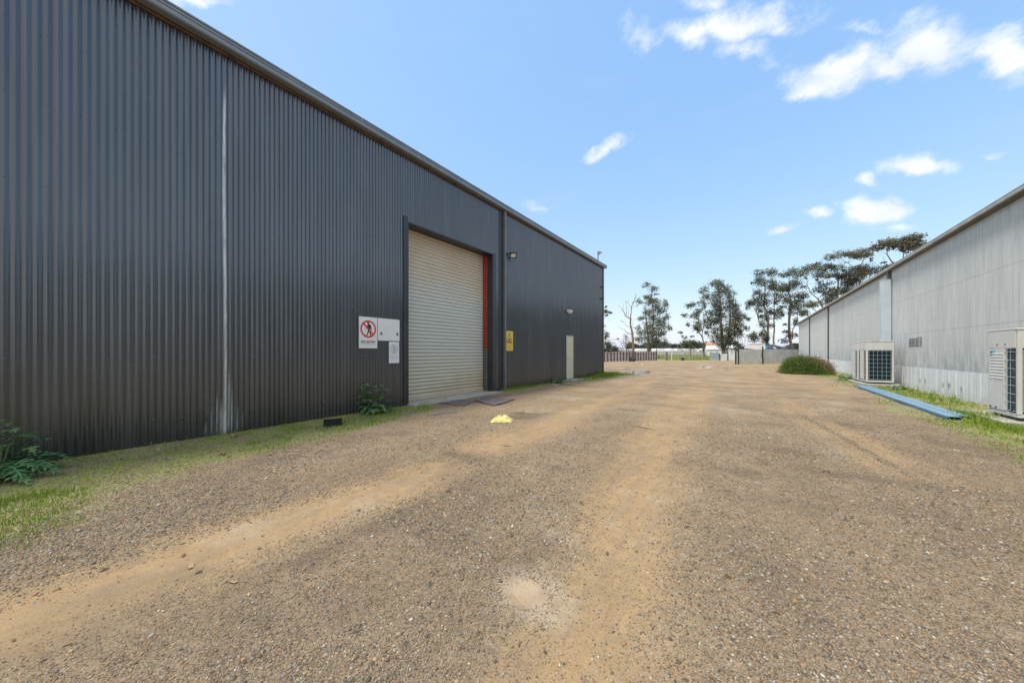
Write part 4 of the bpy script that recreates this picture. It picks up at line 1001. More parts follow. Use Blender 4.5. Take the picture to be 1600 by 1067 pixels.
def leafcloud(P, size, tone, aspect=.45, seed=0):
    r = np.random.RandomState(seed); n = len(P)
    a = r.randn(n, 3); a /= np.linalg.norm(a, axis=1)[:, None]; a[:, 2] -= .35; a /= np.linalg.norm(a, axis=1)[:, None]
    b = np.cross(a, r.randn(n, 3)); b /= np.linalg.norm(b, axis=1)[:, None]
    L = size*(.6+.8*r.rand(n)); a = a*L[:, None]; b = b*(L*aspect)[:, None]
    V = np.stack([P-a*.5, P+b*.5, P+a*.5, P-b*.5], 1).reshape(-1, 3)
    return V, np.arange(4*n).reshape(n, 4), np.repeat(tone, 4)
# the round bush by the shed
bc = Vector((2.75, 27.6, 0))
bush = thing('bush', 'round green bush with rust brown seed heads on its right side, against the shed base', 'bush', (bc.x, bc.y, 0))
rb_ = np.random.RandomState(12)
def bushpts(n, shell=.5):
    u = rb_.randn(n, 3); u /= np.linalg.norm(u, axis=1)[:, None]; u[:, 2] = np.abs(u[:, 2])
    q = (shell+(1-shell)*rb_.rand(n)**.6)
    lump = .80+.42*fbm(u[:, 0]*2+5, u[:, 1]*2+u[:, 2]*2+9, 1.3, 71)
    return u, u*np.array([1.32, 1.25, .92])*(q*lump)[:, None], q
u, P, q = bushpts(30000)
P += rb_.randn(30000, 3)*.05; P[:, 2] = np.abs(P[:, 2])*1.18+.02
rt = u[:, 0]*CT+u[:, 1]*ST
sp = rb_.rand(30000) < .16; kk = (1+.28*fbm(u[:, 0]*6, u[:, 1]*6+u[:, 2]*5, 2.2, 91)*rb_.rand(30000)); P[sp] *= kk[sp][:, None]
isdry = (rt+.55*u[:, 2]+rb_.randn(len(u))*.22 > .60) & (q > .78)
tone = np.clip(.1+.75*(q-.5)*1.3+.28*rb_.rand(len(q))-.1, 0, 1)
V, F, T = leafcloud(P[~isdry]+np.array(bc), .06, tone[~isdry], .35, 1); npmesh('foliage', V, F, M['bush'], bush, {'tone': T}, world=True)
V, F, T = leafcloud(P[isdry]*1.02+np.array(bc), .075, rb_.rand(isdry.sum()), .35, 2); npmesh('seed_heads', V, F, M['bushdry'], bush, {'tone': T}, world=True)
m = MB()
for k in range(26):
    a = k*2.4; m.path([bc+Vector((.1*math.cos(a), .1*math.sin(a), 0)), bc+Vector((.6*math.cos(a), .5*math.sin(a), .35)), bc+Vector((1.15*math.cos(a), .95*math.sin(a), .55+.2*math.sin(k)))], [.02, .012, .004], 5)
m.build('stems', M['stem'], bush, True)

# ------------------------------------------------------------------ litter
bag = MB(); nb = 22; rs2 = np.random.RandomState(4)
Ub, Vb = np.meshgrid(np.linspace(-1, 1, nb), np.linspace(-1, 1, nb), indexing='ij')
hh = np.clip(1-np.abs(Ub)**2.2, 0, 1)*np.clip(1-np.abs(Vb)**2, 0, 1)
cr = fbm(Ub*2+3, Vb*2+7, .9, 13, 3)
cz = fbm(Ub*3+1, Vb*3+2, 2.1, 19, 2); Zt = .006+hh**.45*(.030+.055*np.exp(-((Ub-.30)/.40)**2)*(.4+1.0*cr)+.035*np.exp(-((Ub+.35)/.3)**2)+.17*np.abs(cz-.5)); Xt = Ub*.20*(1+.25*(fbm(Ub, Vb, 1.5, 33)-.5))+.03*Vb; Yt = Vb*.13*(1+.5*(fbm(Vb+4, Ub, 1.5, 34)-.5))
ca, sa = math.cos(.62), math.sin(.62)
bo = gnd(784, 657.5)
Pb = np.stack([(Xt*ca-Yt*sa).ravel(), (Xt*sa+Yt*ca).ravel(), Zt.ravel()], 1); Pb2 = Pb.copy(); Pb2[:, 2] = .001
fb = gridfaces(nb, nb)
bagm = npmesh('plastic_bag', np.concatenate([Pb, Pb2]), np.concatenate([fb, fb[:, ::-1]+nb*nb]), M['yellow_bag'], None, None, False)
bagm.location = (bo.x, bo.y, float(height(bo.x, bo.y))); tag(bagm, 'crumpled pale yellow plastic bag lying on the gravel in front of the roller door', 'plastic bag')
# black plastic tray
tp = gnd(520, 664.5)
t = thing('plastic_tray', 'small black plastic tray on the mossy verge against the warehouse wall', 'tray', (tp.x, tp.y, float(height(tp.x, tp.y))), R(63))
m = MB()
def tray_wall(a, b, z0, z1): m.box(a[0], b[0], a[1], b[1], z0, z1)
m.box(-.14, .14, -.09, .09, .012, .018)
m.box(-.145, .145, -.095, -.09, .012, .095); m.box(-.145, .145, .09, .095, .012, .095); m.box(-.145, -.14, -.09, .09, .012, .095); m.box(.14, .145, -.09, .09, .012, .095)
m.build('tray_body', M['black'], t, bevel=.002)
m = MB(); m.box(-.155, .155, -.105, -.0952, .09, .10); m.box(-.155, .155, .0952, .105, .09, .10); m.box(-.155, -.1452, -.0952, .0952, .09, .10); m.box(.1452, .155, -.0952, .0952, .09, .10); m.build('rim', M['black'], t)
for sx in (-1, 1):
    m = MB(); m.box(sx*.11-.012, sx*.11+.012, -.085, .085, 0, .0118); m.build('foot', M['black'], t)
# rubber mats before the door
def flatmat(label, pts, seed, lift=.012):
    a, b, c, d_ = [gnd(*p) for p in pts]; n = 20
    s_, t_ = np.meshgrid(np.linspace(0, 1, n), np.linspace(0, 1, n), indexing='ij')
    X = (a.x*(1-s_)+b.x*s_)*(1-t_)+(d_.x*(1-s_)+c.x*s_)*t_; Y = (a.y*(1-s_)+b.y*s_)*(1-t_)+(d_.y*(1-s_)+c.y*s_)*t_
    X = X+(fbm(s_*4, t_*4, 1, seed)-.5)*.10; Y = Y+(fbm(s_*4+9, t_*4, 1, seed)-.5)*.14
    Z = height(X, Y)+lift+.03*fbm(s_*5, t_*5, 1, seed+3)**2
    top = np.stack([X.ravel(), Y.ravel(), Z.ravel()], 1); bot = top-np.array([0, 0, .012])
    f = gridfaces(n, n); rim = []
    idx = np.arange(n*n).reshape(n, n)
    for e in (idx[0], idx[:, -1], idx[-1][::-1], idx[:, 0][::-1]):
        rim += [(e[i], e[i+1], e[i+1]+n*n, e[i]+n*n) for i in range(n-1)]
    o = npmesh('rubber_mat', np.concatenate([top, bot]), np.concatenate([f[:, ::-1], f+n*n, np.array(rim)]), M['mat'])
    return tag(o, label, 'mat', 'rubber mats before the roller door')
flatmat('worn grey rubber mat by the door sill, the nearer of two', ((685, 630), (705, 624), (752, 625), (722, 633)), 3)
flatmat('worn grey rubber mat before the roller door, the farther and larger of two', ((740, 625.5), (757, 621), (806, 624), (772, 633.5)), 5, .022)
# dry leaves, paper, cord, plank scraps
def leafscrap(px, py, sz, label, mat='dryleaf', name='dry_leaf', cat='leaf', group='dry leaves on the verge', seed=1):
    p = gnd(px, py); r = random.Random(seed); n = 11
    V = [(0, 0, .015)]
    for k in range(n):
        a = 2*math.pi*k/n; q = sz*(1 if k % 2 else .55)*r.uniform(.7, 1.15); V.append((q*math.cos(a), q*.6*math.sin(a), r.uniform(.002, .035)*sz/.06))
    m = MB(); m.add(V, [(0, k+1, (k+1) % n+1) for k in range(n)]); m.add([(x, y, z-.002) for x, y, z in V], [(0, (k+1) % n+1, k+1) for k in range(n)])
    o = m.build(name, M[mat]); o.location = (p.x, p.y, float(height(p.x, p.y))+.002); o.rotation_euler.z = r.uniform(0, 6); return tag(o, label, cat, group)
leafscrap(348, 711, .075, 'curled dry brown leaf on the mossy verge, nearest the white streak', seed=1)
leafscrap(421, 711, .055, 'curled dry brown leaf at the outer edge of the verge, beside the gravel', seed=2)
leafscrap(367, 682, .09, 'pale dry leaf against the wall just right of the white streak', seed=3)
leafscrap(393, 772, .02, 'tiny dry leaf chip on the gravel left of the sandy wheel track', seed=4)
leafscrap(474, 711, .02, 'tiny white paper scrap at the edge of the left verge', 'paper', 'paper_scrap', 'litter', None, 5)
leafscrap(868, 605, .14, 'flat white scrap on the ground left of the door step', 'paper', 'paper_scrap', 'litter', None, 6)
leafscrap(1003, 570, .2, 'white scrap far off on the muddy ground', 'paper', 'paper_scrap', 'litter', None, 7)
leafscrap(641, 643, .05, 'pale stone chip of rubble on the grass near the door sill', 'paper', 'rubble_piece', 'rubble', None, 8)
leafscrap(679, 688, .05, 'pale rubble piece at the start of the left wheel track', 'concrete', 'rubble_piece', 'rubble', None, 9)
leafscrap(736, 622, .06, 'crumpled orange brown litter lying on the rubber mats', 'dryleaf', 'litter_scrap', 'litter', None, 10)
leafscrap(817, 643, .05, 'dry brown leaf behind the yellow plastic bag', seed=11)
p0 = gnd(672, 648); p1 = gnd(712, 643)
m = MB(); pts = []
for k in range(15):
    f = k/14; p = p0.lerp(p1, f); pts.append((p.x+.05*math.sin(f*9), p.y+.06*math.sin(f*14+1), float(height(p.x, p.y))+.012))
m.path(pts, .008, 6); tag(m.build('rope', M['bluecord']), 'short blue grey rope on the ground in front of the roller door', 'rope')
for (px, py, L, a, s) in ((1213, 711, .55, .5, 1), (1228, 727, .3, 1.4, 2)):
    pass
for i, (px, py, L, a, lab) in enumerate(((815, 645, .5, .2, 'thin dry stick on the gravel behind the yellow bag'), (345, 928, .10, .6, 'short dry twig beside the sandy wheel track'), (1000, 668, .5, -.2, 'dark twig half buried between the wheel tracks'))):
    p = gnd(px, py); z = float(height(p.x, p.y))+.008
    m = MB(); q_ = min(1, L/.4); m.path([(p.x-L/2*math.cos(a), p.y-L/2*math.sin(a), z), (p.x, p.y+.02*q_, z+.006*q_), (p.x+L/2*math.cos(a), p.y+L/2*math.sin(a), z)], [.004*q_, .007*q_, .003*q_], 6)
    tag(m.build('stick', M['deadbark']), lab, 'stick')

# ------------------------------------------------------------------ far boundary
def vpanel(m, a, b, z0, z1, pitch=.3, amp=.02, t=.012):
    """ribbed sheet standing between two ground points"""
    a = Vector((a.x, a.y, 0)); b = Vector((b.x, b.y, 0)); d = b-a; L = d.length; d.normalize(); n = Vector((-d.y, d.x, 0))
    k = max(2, int(L/pitch*6)); pts = []
    for i in range(k+1):
        s = L*i/k; o = amp if (i % 6) in (1, 2) else 0
        pts.append(a+d*s+n*o)
    f0 = [(p.x, p.y, z0) for p in pts]+[(p.x, p.y, z1) for p in pts]; q = [(p+n*t) for p in pts]
    f1 = [(p.x, p.y, z0) for p in q]+[(p.x, p.y, z1) for p in q]; K = k+1
    m.add(f0, [(i, i+1, K+i+1, K+i) for i in range(k)]); m.add(f1, [(i+1, i, K+i, K+i+1) for i in range(k)])
    m.add([f0[K+i] for i in range(K)]+[f1[K+i] for i in range(K)], [(i, i+1, K+i+1, K+i) for i in range(k)])
def ypost(m, p, w, z0, z1): m.box(p.x-w, p.x+w, p.y-w, p.y+w, z0, z1)
def gd(px, den): p = at(px, 550, den); p.z = 0; return p
rf = thing('iron_fence', 'pale corrugated iron fence with dark red posts beyond the warehouse corner', 'fence', gd(985, 51))
A, B = gd(936, 47.5), gd(1027, 57)
m = MB(); dv = (B-A)/6
for k in range(6): vpanel(m, A+dv*k, A+dv*(k+1), .02, 1.30+.05*((k*7) % 3), .25, .03)
m.build('fence_panels', M['fence_pale'], rf, True)
N = 20; nrm = Vector((-dv.y, dv.x, 0)).normalized()
for k in range(N):
    p = A.lerp(B, (k+.4)/N)-nrm*.10; rq = random.Random(k)
    m = MB(); ypost(m, p, .055, 0, 1.38+rq.uniform(-.03, .10)); m.build('post', M['post_red'] if k % 4 != 3 else M['post_dark'], rf, True)
m = MB(); m.add([], []);
for a_, b_ in ((A, B),):
    q0, q1 = a_-nrm*.03, b_-nrm*.03
    m.path([(q0.x, q0.y, 1.1), (q1.x, q1.y, 1.1)], .03, 4)
m.build('rail', M['post_red'], rf, True)
wf = thing('wire_fence', 'see-through wire fence with thin pale posts between the red-posted fence and the pale blue gate', 'fence', gd(1068, 57))
A, B = gd(1028, 57), gd(1107, 57)
for k, px in enumerate((1038.5, 1049.5, 1060, 1067, 1077, 1086.5, 1097)):
    p = A.lerp(B, (px-1028)/79); m = MB(); m.path([(p.x, p.y, 0), (p.x, p.y, 1.38 if px != 1049.5 else 1.2)], .03 if px != 1049.5 else .07, 6); m.build('post', M['galv'] if px != 1049.5 else M['white_shed'], wf, True)
m = MB()
for z in (.3, .6, .9, 1.15, 1.3): m.path([(A.x, A.y, z), (B.x, B.y, z)], .008, 4)
for k in range(90):
    p = A.lerp(B, k/90); q = A.lerp(B, (k+1)/90); m.path([(p.x, p.y, .1), (q.x, q.y, 1.3)], .004, 3, False); m.path([(p.x, p.y, 1.3), (q.x, q.y, .1)], .004, 3, False)
m.build('wire_mesh', M['galv'], wf, True)
p = gd(1042, 57.5); m = MB(); m.box(p.x-.17, p.x+.17, p.y-.12, p.y+.12, .0, 1.25); m.box(p.x-.2, p.x+.2, p.y-.15, p.y+.15, 1.25, 1.3); tag(m.build('meter_box', M['slate_trim'], None, bevel=.02), 'small grey box standing behind the wire fence', 'utility box')
p = gd(1066.5, 55.5); m = MB(); m.path([(p.x, p.y, -.02), (p.x, p.y, .15), (p.x, p.y, .38), (p.x, p.y, .42)], [.17, .2, .2, .15], 12); tag(m.build('bucket', M['black']), 'small black bucket on the ground before the wire fence', 'bucket')
p = gd(986, 49.5)
for i, (dx, sc_) in enumerate(((-.1, 1.), (.35, .8))):
    m = MB(); m.path([(p.x+dx, p.y, 0), (p.x+dx, p.y, .2), (p.x+dx, p.y, .5*sc_)], [.17, .2, .14], 10); tag(m.build('drum', M['black']), ('larger' if i == 0 else 'smaller')+' black drum at the foot of the bare tree', 'drum')
# lamp pole
p = gd(1025.3, 57.3); t = thing('street_lamp', 'thin dark pole with a short cross arm, where the iron fence ends', 'lamp post', p)
m = MB(); m.path([(0, 0, 0), (0, 0, 5.4)], [.07, .05], 8); m.build('pole', M['post_dark'], t)
m = MB(); m.obox((.2*CT, .2*ST, 5.45), (CT, ST, 0), (-ST, CT, 0), (0, 0, 1), .62, .12, .05); m.build('lamp_head', M['galv'], t)
# gate and low fence
g1 = thing('sheet_gate', 'pale blue metal sheet gate left of the low grey fence', 'gate', gd(1116, 55))
A, B = gd(1109, 55), gd(1123.5, 55)
m = MB(); vpanel(m, A, B, .12, 1.18, .2, .012); m.build('gate_sheet', M['gate_blue'], g1, True)
m = MB()
for z in (.1, .82, 1.2): m.path([(A.x, A.y-.03, z), (B.x, B.y-.03, z)], .022, 6)
m.path([(A.x, A.y-.03, .1), (A.x, A.y-.03, 1.2)], .022, 6); m.path([(B.x, B.y-.03, .1), (B.x, B.y-.03, 1.2)], .022, 6); m.path([(A.x, A.y-.04, .82), (B.x, B.y-.04, .12)], .015, 6)
m.build('gate_frame', M['galv'], g1, True)
f2 = thing('low_iron_fence', 'low grey corrugated fence right of the pale blue gate', 'fence', gd(1137, 54))
A, B = gd(1124.5, 55), gd(1150, 53)
m = MB(); vpanel(m, A, B, .02, 1.05, .2, .02); m.build('fence_panels', M['fence_grey'], f2, True)
for q in (A, A.lerp(B, .5), B): m = MB(); ypost(m, q+Vector((0, -.12, 0)), .05, 0, 1.1); m.build('post', M['post_dark'], f2, True)
# tall double panels
def leaf_gate(label, a, b, za, zb):
    t = thing('iron_gate_leaf', label, 'gate', a.lerp(b, .5), 0, 'tall grey corrugated gate leaves')
    m = MB(); vpanel(m, a, b, .06, za, .24, .02); m.build('gate_sheet', M['fence_grey'], t, True)
    m = MB()
    for z in (.12, za/2, za+.0): m.path([(a.x, a.y+.05, z), (b.x, b.y+.05, z)], .025, 6)
    m.build('gate_frame', M['galv'], t, True); return t
P0, P1, P2, P3 = gd(1149.5, 37.3), gd(1154, 37.6), gd(1190.5, 38.7), Vector((WR-.15, 53.2, 0))
P2b = P2+(P3-P2).normalized()*.25
leaf_gate('tall grey corrugated gate leaf, the left one of two', P1, P2, 1.60, 1.6)
leaf_gate('tall grey corrugated gate leaf, the right one, reaching the shed behind the bush', P2b, P3, 1.62, 1.6)
leaf_gate('narrow grey corrugated fence piece folded beside the left gate leaf', P0, P1-(P1-P0)*.2, 1.30, 1.3)
for i, (q, w, h_, lab) in enumerate(((P1, .06, 1.72, 'dark post at the left end of the left gate leaf'), (P0, .07, 1.42, 'dark post at the end of the narrow fence piece'), (P2+(P3-P2).normalized()*.12, .085, 1.95, 'dark crooked post between the two tall gate leaves'))):
    m = MB(); d3 = [(0, 0), (.03, .02), (-.03, 0), (.02, -.02), (0, .02)]
    m.path([(q.x+d3[k][0]*(i == 2), q.y-.06+d3[k][1], h_*k/4) for k in range(5)], [w, w*.9, w*1.1, w*.85, w*.8], 7)
    tag(m.build('gate_post', M['post_dark']), lab, 'post', 'dark gate posts')
m = MB(); a = at(1153.5, 544, 37.9); b = at(1180, 546.3, 38.6); m.path([a, b], .045, 4); m.path([at(1159.5, 545, 38), at(1159.5, 541.8, 38)], .14, 4)
tag(m.build('timber_rail', M['post_dark']), 'dark timber rail lying along the top of the left gate leaf', 'rail')

# white lean-to, pipe frame, trailer with tarpaulin behind the leaves
ws = thing('white_cabin', 'low white cabin with a sloping corner, behind the left gate leaf', 'cabin', gd(1177, 47))
c0, c1 = gd(1163, 47), gd(1190.5, 47); uy = Vector(((c0+c1).x, (c0+c1).y, 0)).normalized(); ux = Vector((uy.y, -uy.x, 0)); c1 = c0+ux*(c1-c0).length*.97; L = (c1-c0).length
m = MB(); prof = [(0, 0), (L, 0), (L, 2.42), (L*.28, 2.38), (0, 2.02)]
f = [c0+ux*a+Vector((0, 0, z)) for a, z in prof]; bk = [q+uy*3 for q in f]
m.add(f+bk, [(0, 1, 2, 3, 4), (9, 8, 7, 6, 5)]+[(i, 5+i, 5+(i+1) % 5, (i+1) % 5) for i in range(5)])
m.build('cabin_body', M['white_shed'], ws, True)
m = MB(); m.obox(c0+ux*L*.64+Vector((0, 0, 2.43))+uy*1.5, ux, uy, (0, 0, 1), L*.38, 1.56, .03); m.build('cabin_roof', M['poly'], ws, True)
m = MB(); m.obox(c0+ux*L*.5+Vector((0, 0, 1.3))-uy*.01, ux, uy, (0, 0, 1), .5, .02, .3); m.build('window', M['glassgrey'], ws, True)
pf = thing('pipe_frame', 'thin white pipe frame standing up behind the cabin and left gate leaf', 'frame', gd(1164, 52))
m = MB(); a, b, c = at(1159.5, 526, 52), at(1168.5, 526, 52), at(1164, 526, 52)
for q in (a, b, c): m.path([(q.x, q.y, 0), (q.x, q.y, q.z)], .035, 6)
m.path([a, b], .035, 6); m.build('uprights', M['galv'], pf, True)
m = MB(); a, b = at(1180, 530.5, 52), at(1192, 530.5, 52); m.path([a, b], .04, 6); m.path([(a.x, a.y, 0), a], .03, 6); m.path([(b.x, b.y, 0), b], .03, 6); m.build('cross_bar', M['galv'], pf, True)
tr = thing('stake_trailer', 'dark blue stake-sided trailer standing behind the right gate leaf', 'trailer', gd(1217, 49))
c0, c1 = gd(1192, 49), gd(1242, 51); ux = (c1-c0).normalized(); uy = Vector((-ux.y, ux.x, 0)); L = (c1-c0).length; mid = c0.lerp(c1, .5)+uy*1.1
m = MB(); m.obox(mid+Vector((0, 0, 1.0)), ux, uy, (0, 0, 1), L/2, 1.1, .08); m.build('bed', M['truckblue'], tr, True)
for sy in (-1.08, 1.08):
    m = MB()
    for z in (1.32, 1.6, 1.84): m.obox(mid+uy*sy+Vector((0, 0, z)), ux, uy, (0, 0, 1), L/2, .03, .07)
    for k in range(13): m.obox(mid+uy*sy*1.04+ux*(k/12-.5)*L+Vector((0, 0, 1.5)), ux, uy, (0, 0, 1), .05, .03, .44)
    m.build('side_rails', M['truckblue'], tr, True)
for sx in (-.32, -.12, .3):
    for sy in (-.95, .95):
        c = mid+ux*sx*L+uy*sy+Vector((0, 0, .42)); m = MB(); m.path([c-uy*.13, c+uy*.13], .42, 18)
        w_ = m.build('wheel', M['black'], tr, True); m = MB(); m.path([c-uy*.14, c+uy*.14], .2, 12); m.build('hub', M['galv'], w_, True)
m = MB(); m.obox(c0-ux*.5+uy*1.1+Vector((0, 0, .9)), ux, uy, (0, 0, 1), .6, .06, .06); m.build('drawbar', M['truckblue'], tr, True)
def lump(name, mat, c, rx, ry, rz, seed, label, cat):
    n1, n2 = 18, 9; V = []
    for i in range(n1):
        for j in range(n2):
            a = 2*math.pi*i/n1; b = math.pi/2*j/(n2-1)
            k = 1+.35*(float(fbm(3+math.cos(a)*1.5, 4+math.sin(a)*1.5+j*.4, 1, seed))-.5)
            V.append(c+ux*(rx*math.cos(a)*math.cos(b)*k)+uy*(ry*math.sin(a)*math.cos(b)*k)+Vector((0, 0, rz*math.sin(b)*k)))
    F = [(i*n2+j, ((i+1) % n1)*n2+j, ((i+1) % n1)*n2+j+1, i*n2+j+1) for i in range(n1) for j in range(n2-1)]
    F.append(tuple(i*n2 for i in range(n1-1, -1, -1)))
    m = MB(); m.add(V, F); return tag(m.build(name, mat, smooth=False), label, cat)
lump('tarpaulin', M['tarp'], mid-ux*L*.33+uy*-.4+Vector((0, 0, 1.08)), .85, .6, 1.15, 3, 'bright blue tarpaulin bundle on the trailer behind the right gate leaf', 'tarpaulin')
lump('machinery', M['truckblue'], mid-ux*L*.08+Vector((0, 0, 1.08)), .9, .7, 1.22, 6, 'dark lumpy machinery on the trailer beside the blue tarpaulin', 'machinery')
lump('white_bundle', M['white_shed'], mid+ux*L*.12+uy*.3+Vector((0, 0, 1.08)), 1.0, .6, .95, 9, 'white bundle on the trailer, right of the blue tarpaulin', 'bundle')
lump('white_bundle', M['white_shed'], mid-ux*L*.46+uy*.3+Vector((0, 0, 1.08)), .4, .5, .9, 12, 'small white bundle at the left end of the trailer', 'bundle')
lump('scrap_heap', M['gutter_under'], mid+ux*L*.40+Vector((0, 0, 1.08)), .8, .6, 1.05, 15, 'brown scrap heap at the right end of the trailer', 'scrap')
# white sheds behind the gate and a brick house roof
def shed(name, label, pa, pb, den, h, depth, rise, wall, roof, cat='shed'):
    a, b = gd(pa, den), gd(pb, den); uy = Vector(((a+b).x, (a+b).y, 0)).normalized(); ux = Vector((uy.y, -uy.x, 0)); L = (b-a).length*.93; b = a+ux*L
    t = thing(name, label, cat, a.lerp(b, .5)); m = MB()
    m.obox(a.lerp(b, .5)+uy*depth/2+Vector((0, 0, h/2)), ux, uy, (0, 0, 1), L/2, depth/2, h/2); m.build('walls', wall, t, True)
    m = MB(); q = [a-ux*.2-uy*.2, b+ux*.2-uy*.2, b+ux*.2+uy*(depth+.2), a-ux*.2+uy*(depth+.2)]; r0, r1 = q[0].lerp(q[3], .5), q[1].lerp(q[2], .5)
    Z = Vector((0, 0, h)); Z2 = Vector((0, 0, h+rise)); T_ = Vector((0, 0, .06))
    m.add([q[0]+Z, q[1]+Z, r1+Z2, r0+Z2, q[2]+Z, q[3]+Z, q[0]+Z+T_, q[1]+Z+T_, r1+Z2+T_, r0+Z2+T_, q[2]+Z+T_, q[3]+Z+T_],
          [(6, 7, 8, 9), (9, 8, 10, 11), (3, 2, 1, 0), (5, 4, 2, 3), (0, 1, 7, 6), (4, 5, 11, 10), (1, 2, 8, 7), (2, 4, 10, 8), (3, 0, 6, 9), (5, 3, 9, 11)])
    m.build('roof', roof, t, True)
    for k in range(3):
        c = a.lerp(b, (k+.8)/3.3)+Vector((0, 0, h*.6))-uy*.012; m = MB(); m.obox(c, ux, uy, (0, 0, 1), L*.07, .03, h*.16); m.build('window', M['glassgrey'], t, True)
    return t
shed('white_shed', 'long white shed far behind the pale blue gate', 1104, 1131, 92, 2.05, 6, .95, M['white_shed'], M['poly'])
shed('brick_house', 'orange brick house top showing between the two gum trees', 1104, 1119, 120, 3.6, 8, 1.3, M['brick'], M['brick'], 'house')
shed('white_shed', 'white shed behind the large gum trunk', 1133, 1150, 88, 2.3, 6, .8, M['white_shed'], M['poly'])
# greenhouse range
gh = thing('greenhouse', 'long low white greenhouse with scalloped roof beyond the wire fence', 'greenhouse', gd(1050, 250))
edges = [992, 1022, 1044, 1055.5, 1070, 1091, 1112, 1130]
for i, (e0_, e1_) in enumerate(zip(edges, edges[1:])):
    a, b = gd(e0_, 250), gd(e1_, 250); ux = (b-a).normalized(); uy = Vector((-ux.y, ux.x, 0)); L = (b-a).length; n = 10
    m = MB(); arc = [(L*k/n, 2.0+1.9*math.sin(math.pi*k/n)**.8) for k in range(n+1)]
    f = [a+ux*s+Vector((0, 0, z)) for s, z in arc]; bk = [q+uy*40 for q in f]
    m.add(f+bk, [(k, k+1, n+1+k+1, n+1+k) for k in range(n)]+[tuple(range(n, -1, -1)), tuple(range(n+1, 2*n+2))]); m.build('roof_arch', M['poly'], gh, True)
a, b = gd(992, 250.2), gd(1130, 250.2); m = MB(); m.obox(a.lerp(b, .5)+uy*19+Vector((0, 0, 1)), ux, uy, (0, 0, 1), (b-a).length/2, 18.9, .98); m.build('side_wall', M['glassgrey'], gh, True)
for k in range(46): q = a.lerp(b, k/45)-uy*.25; m = MB(); m.box(q.x-.15, q.x+.15, q.y-.15, q.y+.15, 0, 1.98); m.build('post', M['poly'], gh, True)

# ------------------------------------------------------------------ trees
def tree(name, label, base_px, den, trunks, clumps, mat, bark, seed, leaf=.22, dens=2.4, group=None, limbs=True, k=6.8, cat='tree', swell=1.22):
    r = random.Random(seed); rn = np.random.RandomState(seed); px_m = den/FPX
    bp = gd(base_px, den); t = thing(name, label, cat, bp, 0, group)
    fwd = Vector((-ST, CT, 0))
    m = MB(); nodes = []
    for pts, r0, r1 in trunks:
        n = len(pts); P = []; off = [r.uniform(-.5, .5) if i > 0 else 0 for i in range(n)]
        for (x, y), o in zip(pts, off):
            q = at(x, y, den)+fwd*o
            P.append(q)
        # refine with slight wander
        Q = [P[0]]; 
        for a, b in zip(P, P[1:]):
            c = a.lerp(b, .5)+Vector((r.uniform(-1, 1), r.uniform(-1, 1), 0))*(b-a).length*.035; Q += [c, b]
        rad = [(r0+(r1-r0)*i/(len(Q)-1))*px_m for i in range(len(Q))]
        if Q[0].z < .4: Q[0].z = -.05; rad[0] *= 1.35
        m.path(Q, rad, 8); nodes += list(zip(Q, rad))
    V = []; T = []
    tops = [c[1]-c[3] for c in clumps] or [0]
    for ci, c in enumerate(clumps):
        cx, cy, rx, ry = c[0], c[1], c[2]*swell, c[3]*swell; o = c[4] if len(c) > 4 else r.uniform(-1, 1)*max(rx, 6)*.9*px_m
        C = at(cx, cy, den)+fwd*o
        if limbs and nodes:
            # nearest trunk node that lies below the clump carries its limb
            cand = [(abs((q-C).length-0)+(6 if q.z > C.z-.3 else 0), i) for i, (q, _) in enumerate(nodes)]
            j = min(cand)[1]; q, rq_ = nodes[j]
            mid_ = q.lerp(C, .55)+Vector((r.uniform(-.2, .2), r.uniform(-.2, .2), -.10*(q-C).length))
            r1_ = min(rq_*.55, .07)
            m.path([q, mid_, C], [r1_, r1_*.6, r1_*.25], 5, False)
            for s in range(3):
                e = C+Vector((r.uniform(-1, 1)*rx, r.uniform(-1, 1)*rx, r.uniform(-.2, 1)*ry))*px_m*.8
                m.path([mid_.lerp(C, r.uniform(.3, 1)), e], [r1_*.4, r1_*.12], 4, False)
        n = int(k*rx*ry*dens/2.4)+6
        ns = max(4, int(n/14)); sub = rn.randn(ns, 3); sub /= np.linalg.norm(sub, axis=1)[:, None]; sub *= (rn.rand(ns, 1)**.45)*.92
        idx = rn.randint(0, ns, n); q = sub[idx]+rn.randn(n, 3)*.23
        mx = (1.05+.25*rn.randn(n, 1))
        Pw = np.array(C)+q*np.array([rx, rx, ry])*px_m
        tone = np.clip(.38+.30*q[:, 2]+.16*rn.randn(n)+.24*rn.randn(ns)[idx]+(.12*rn.randn()), 0, 1)  # clump tops coloured lighter, as if lit from above
        V.append(Pw); T.append(tone)
    m.build('trunk', bark, t, True)
    if V:
        P = np.concatenate(V); T = np.concatenate(T)
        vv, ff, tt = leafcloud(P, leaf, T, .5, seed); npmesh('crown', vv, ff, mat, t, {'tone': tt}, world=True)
    return t
GRP = 'gum trees beyond the far fences'
T2 = [(1011,445,7,3.5),(1019,452,6,5),(1025,459.5,4,2.5),(1011.5,463,7,4.5),(999,470.7,5.5,4),(1024,469,9,6),(1037,476,5.5,6.5),(1013.5,473,6,5),(1024,480,9,6),(1013.5,488,8,6),(1030.5,486.5,8,6),(1042,495.5,5,5),(1003,497,6,4),(1017,496,8,6),(1030.5,501,11,8),(1011,509,9,6),(996.5,511,5,3),(1032,511,11,9),(1045,512.6,3.5,4),(1018.5,516.5,10,6),(1004,520.5,8,5),(1025,522,11,6),(1013.5,529.5,10,6),(1000,531,7,5),(1026.5,532,9,5),(1011,539,9,5),(1021,539,8,4),(1036,521,5,5)]
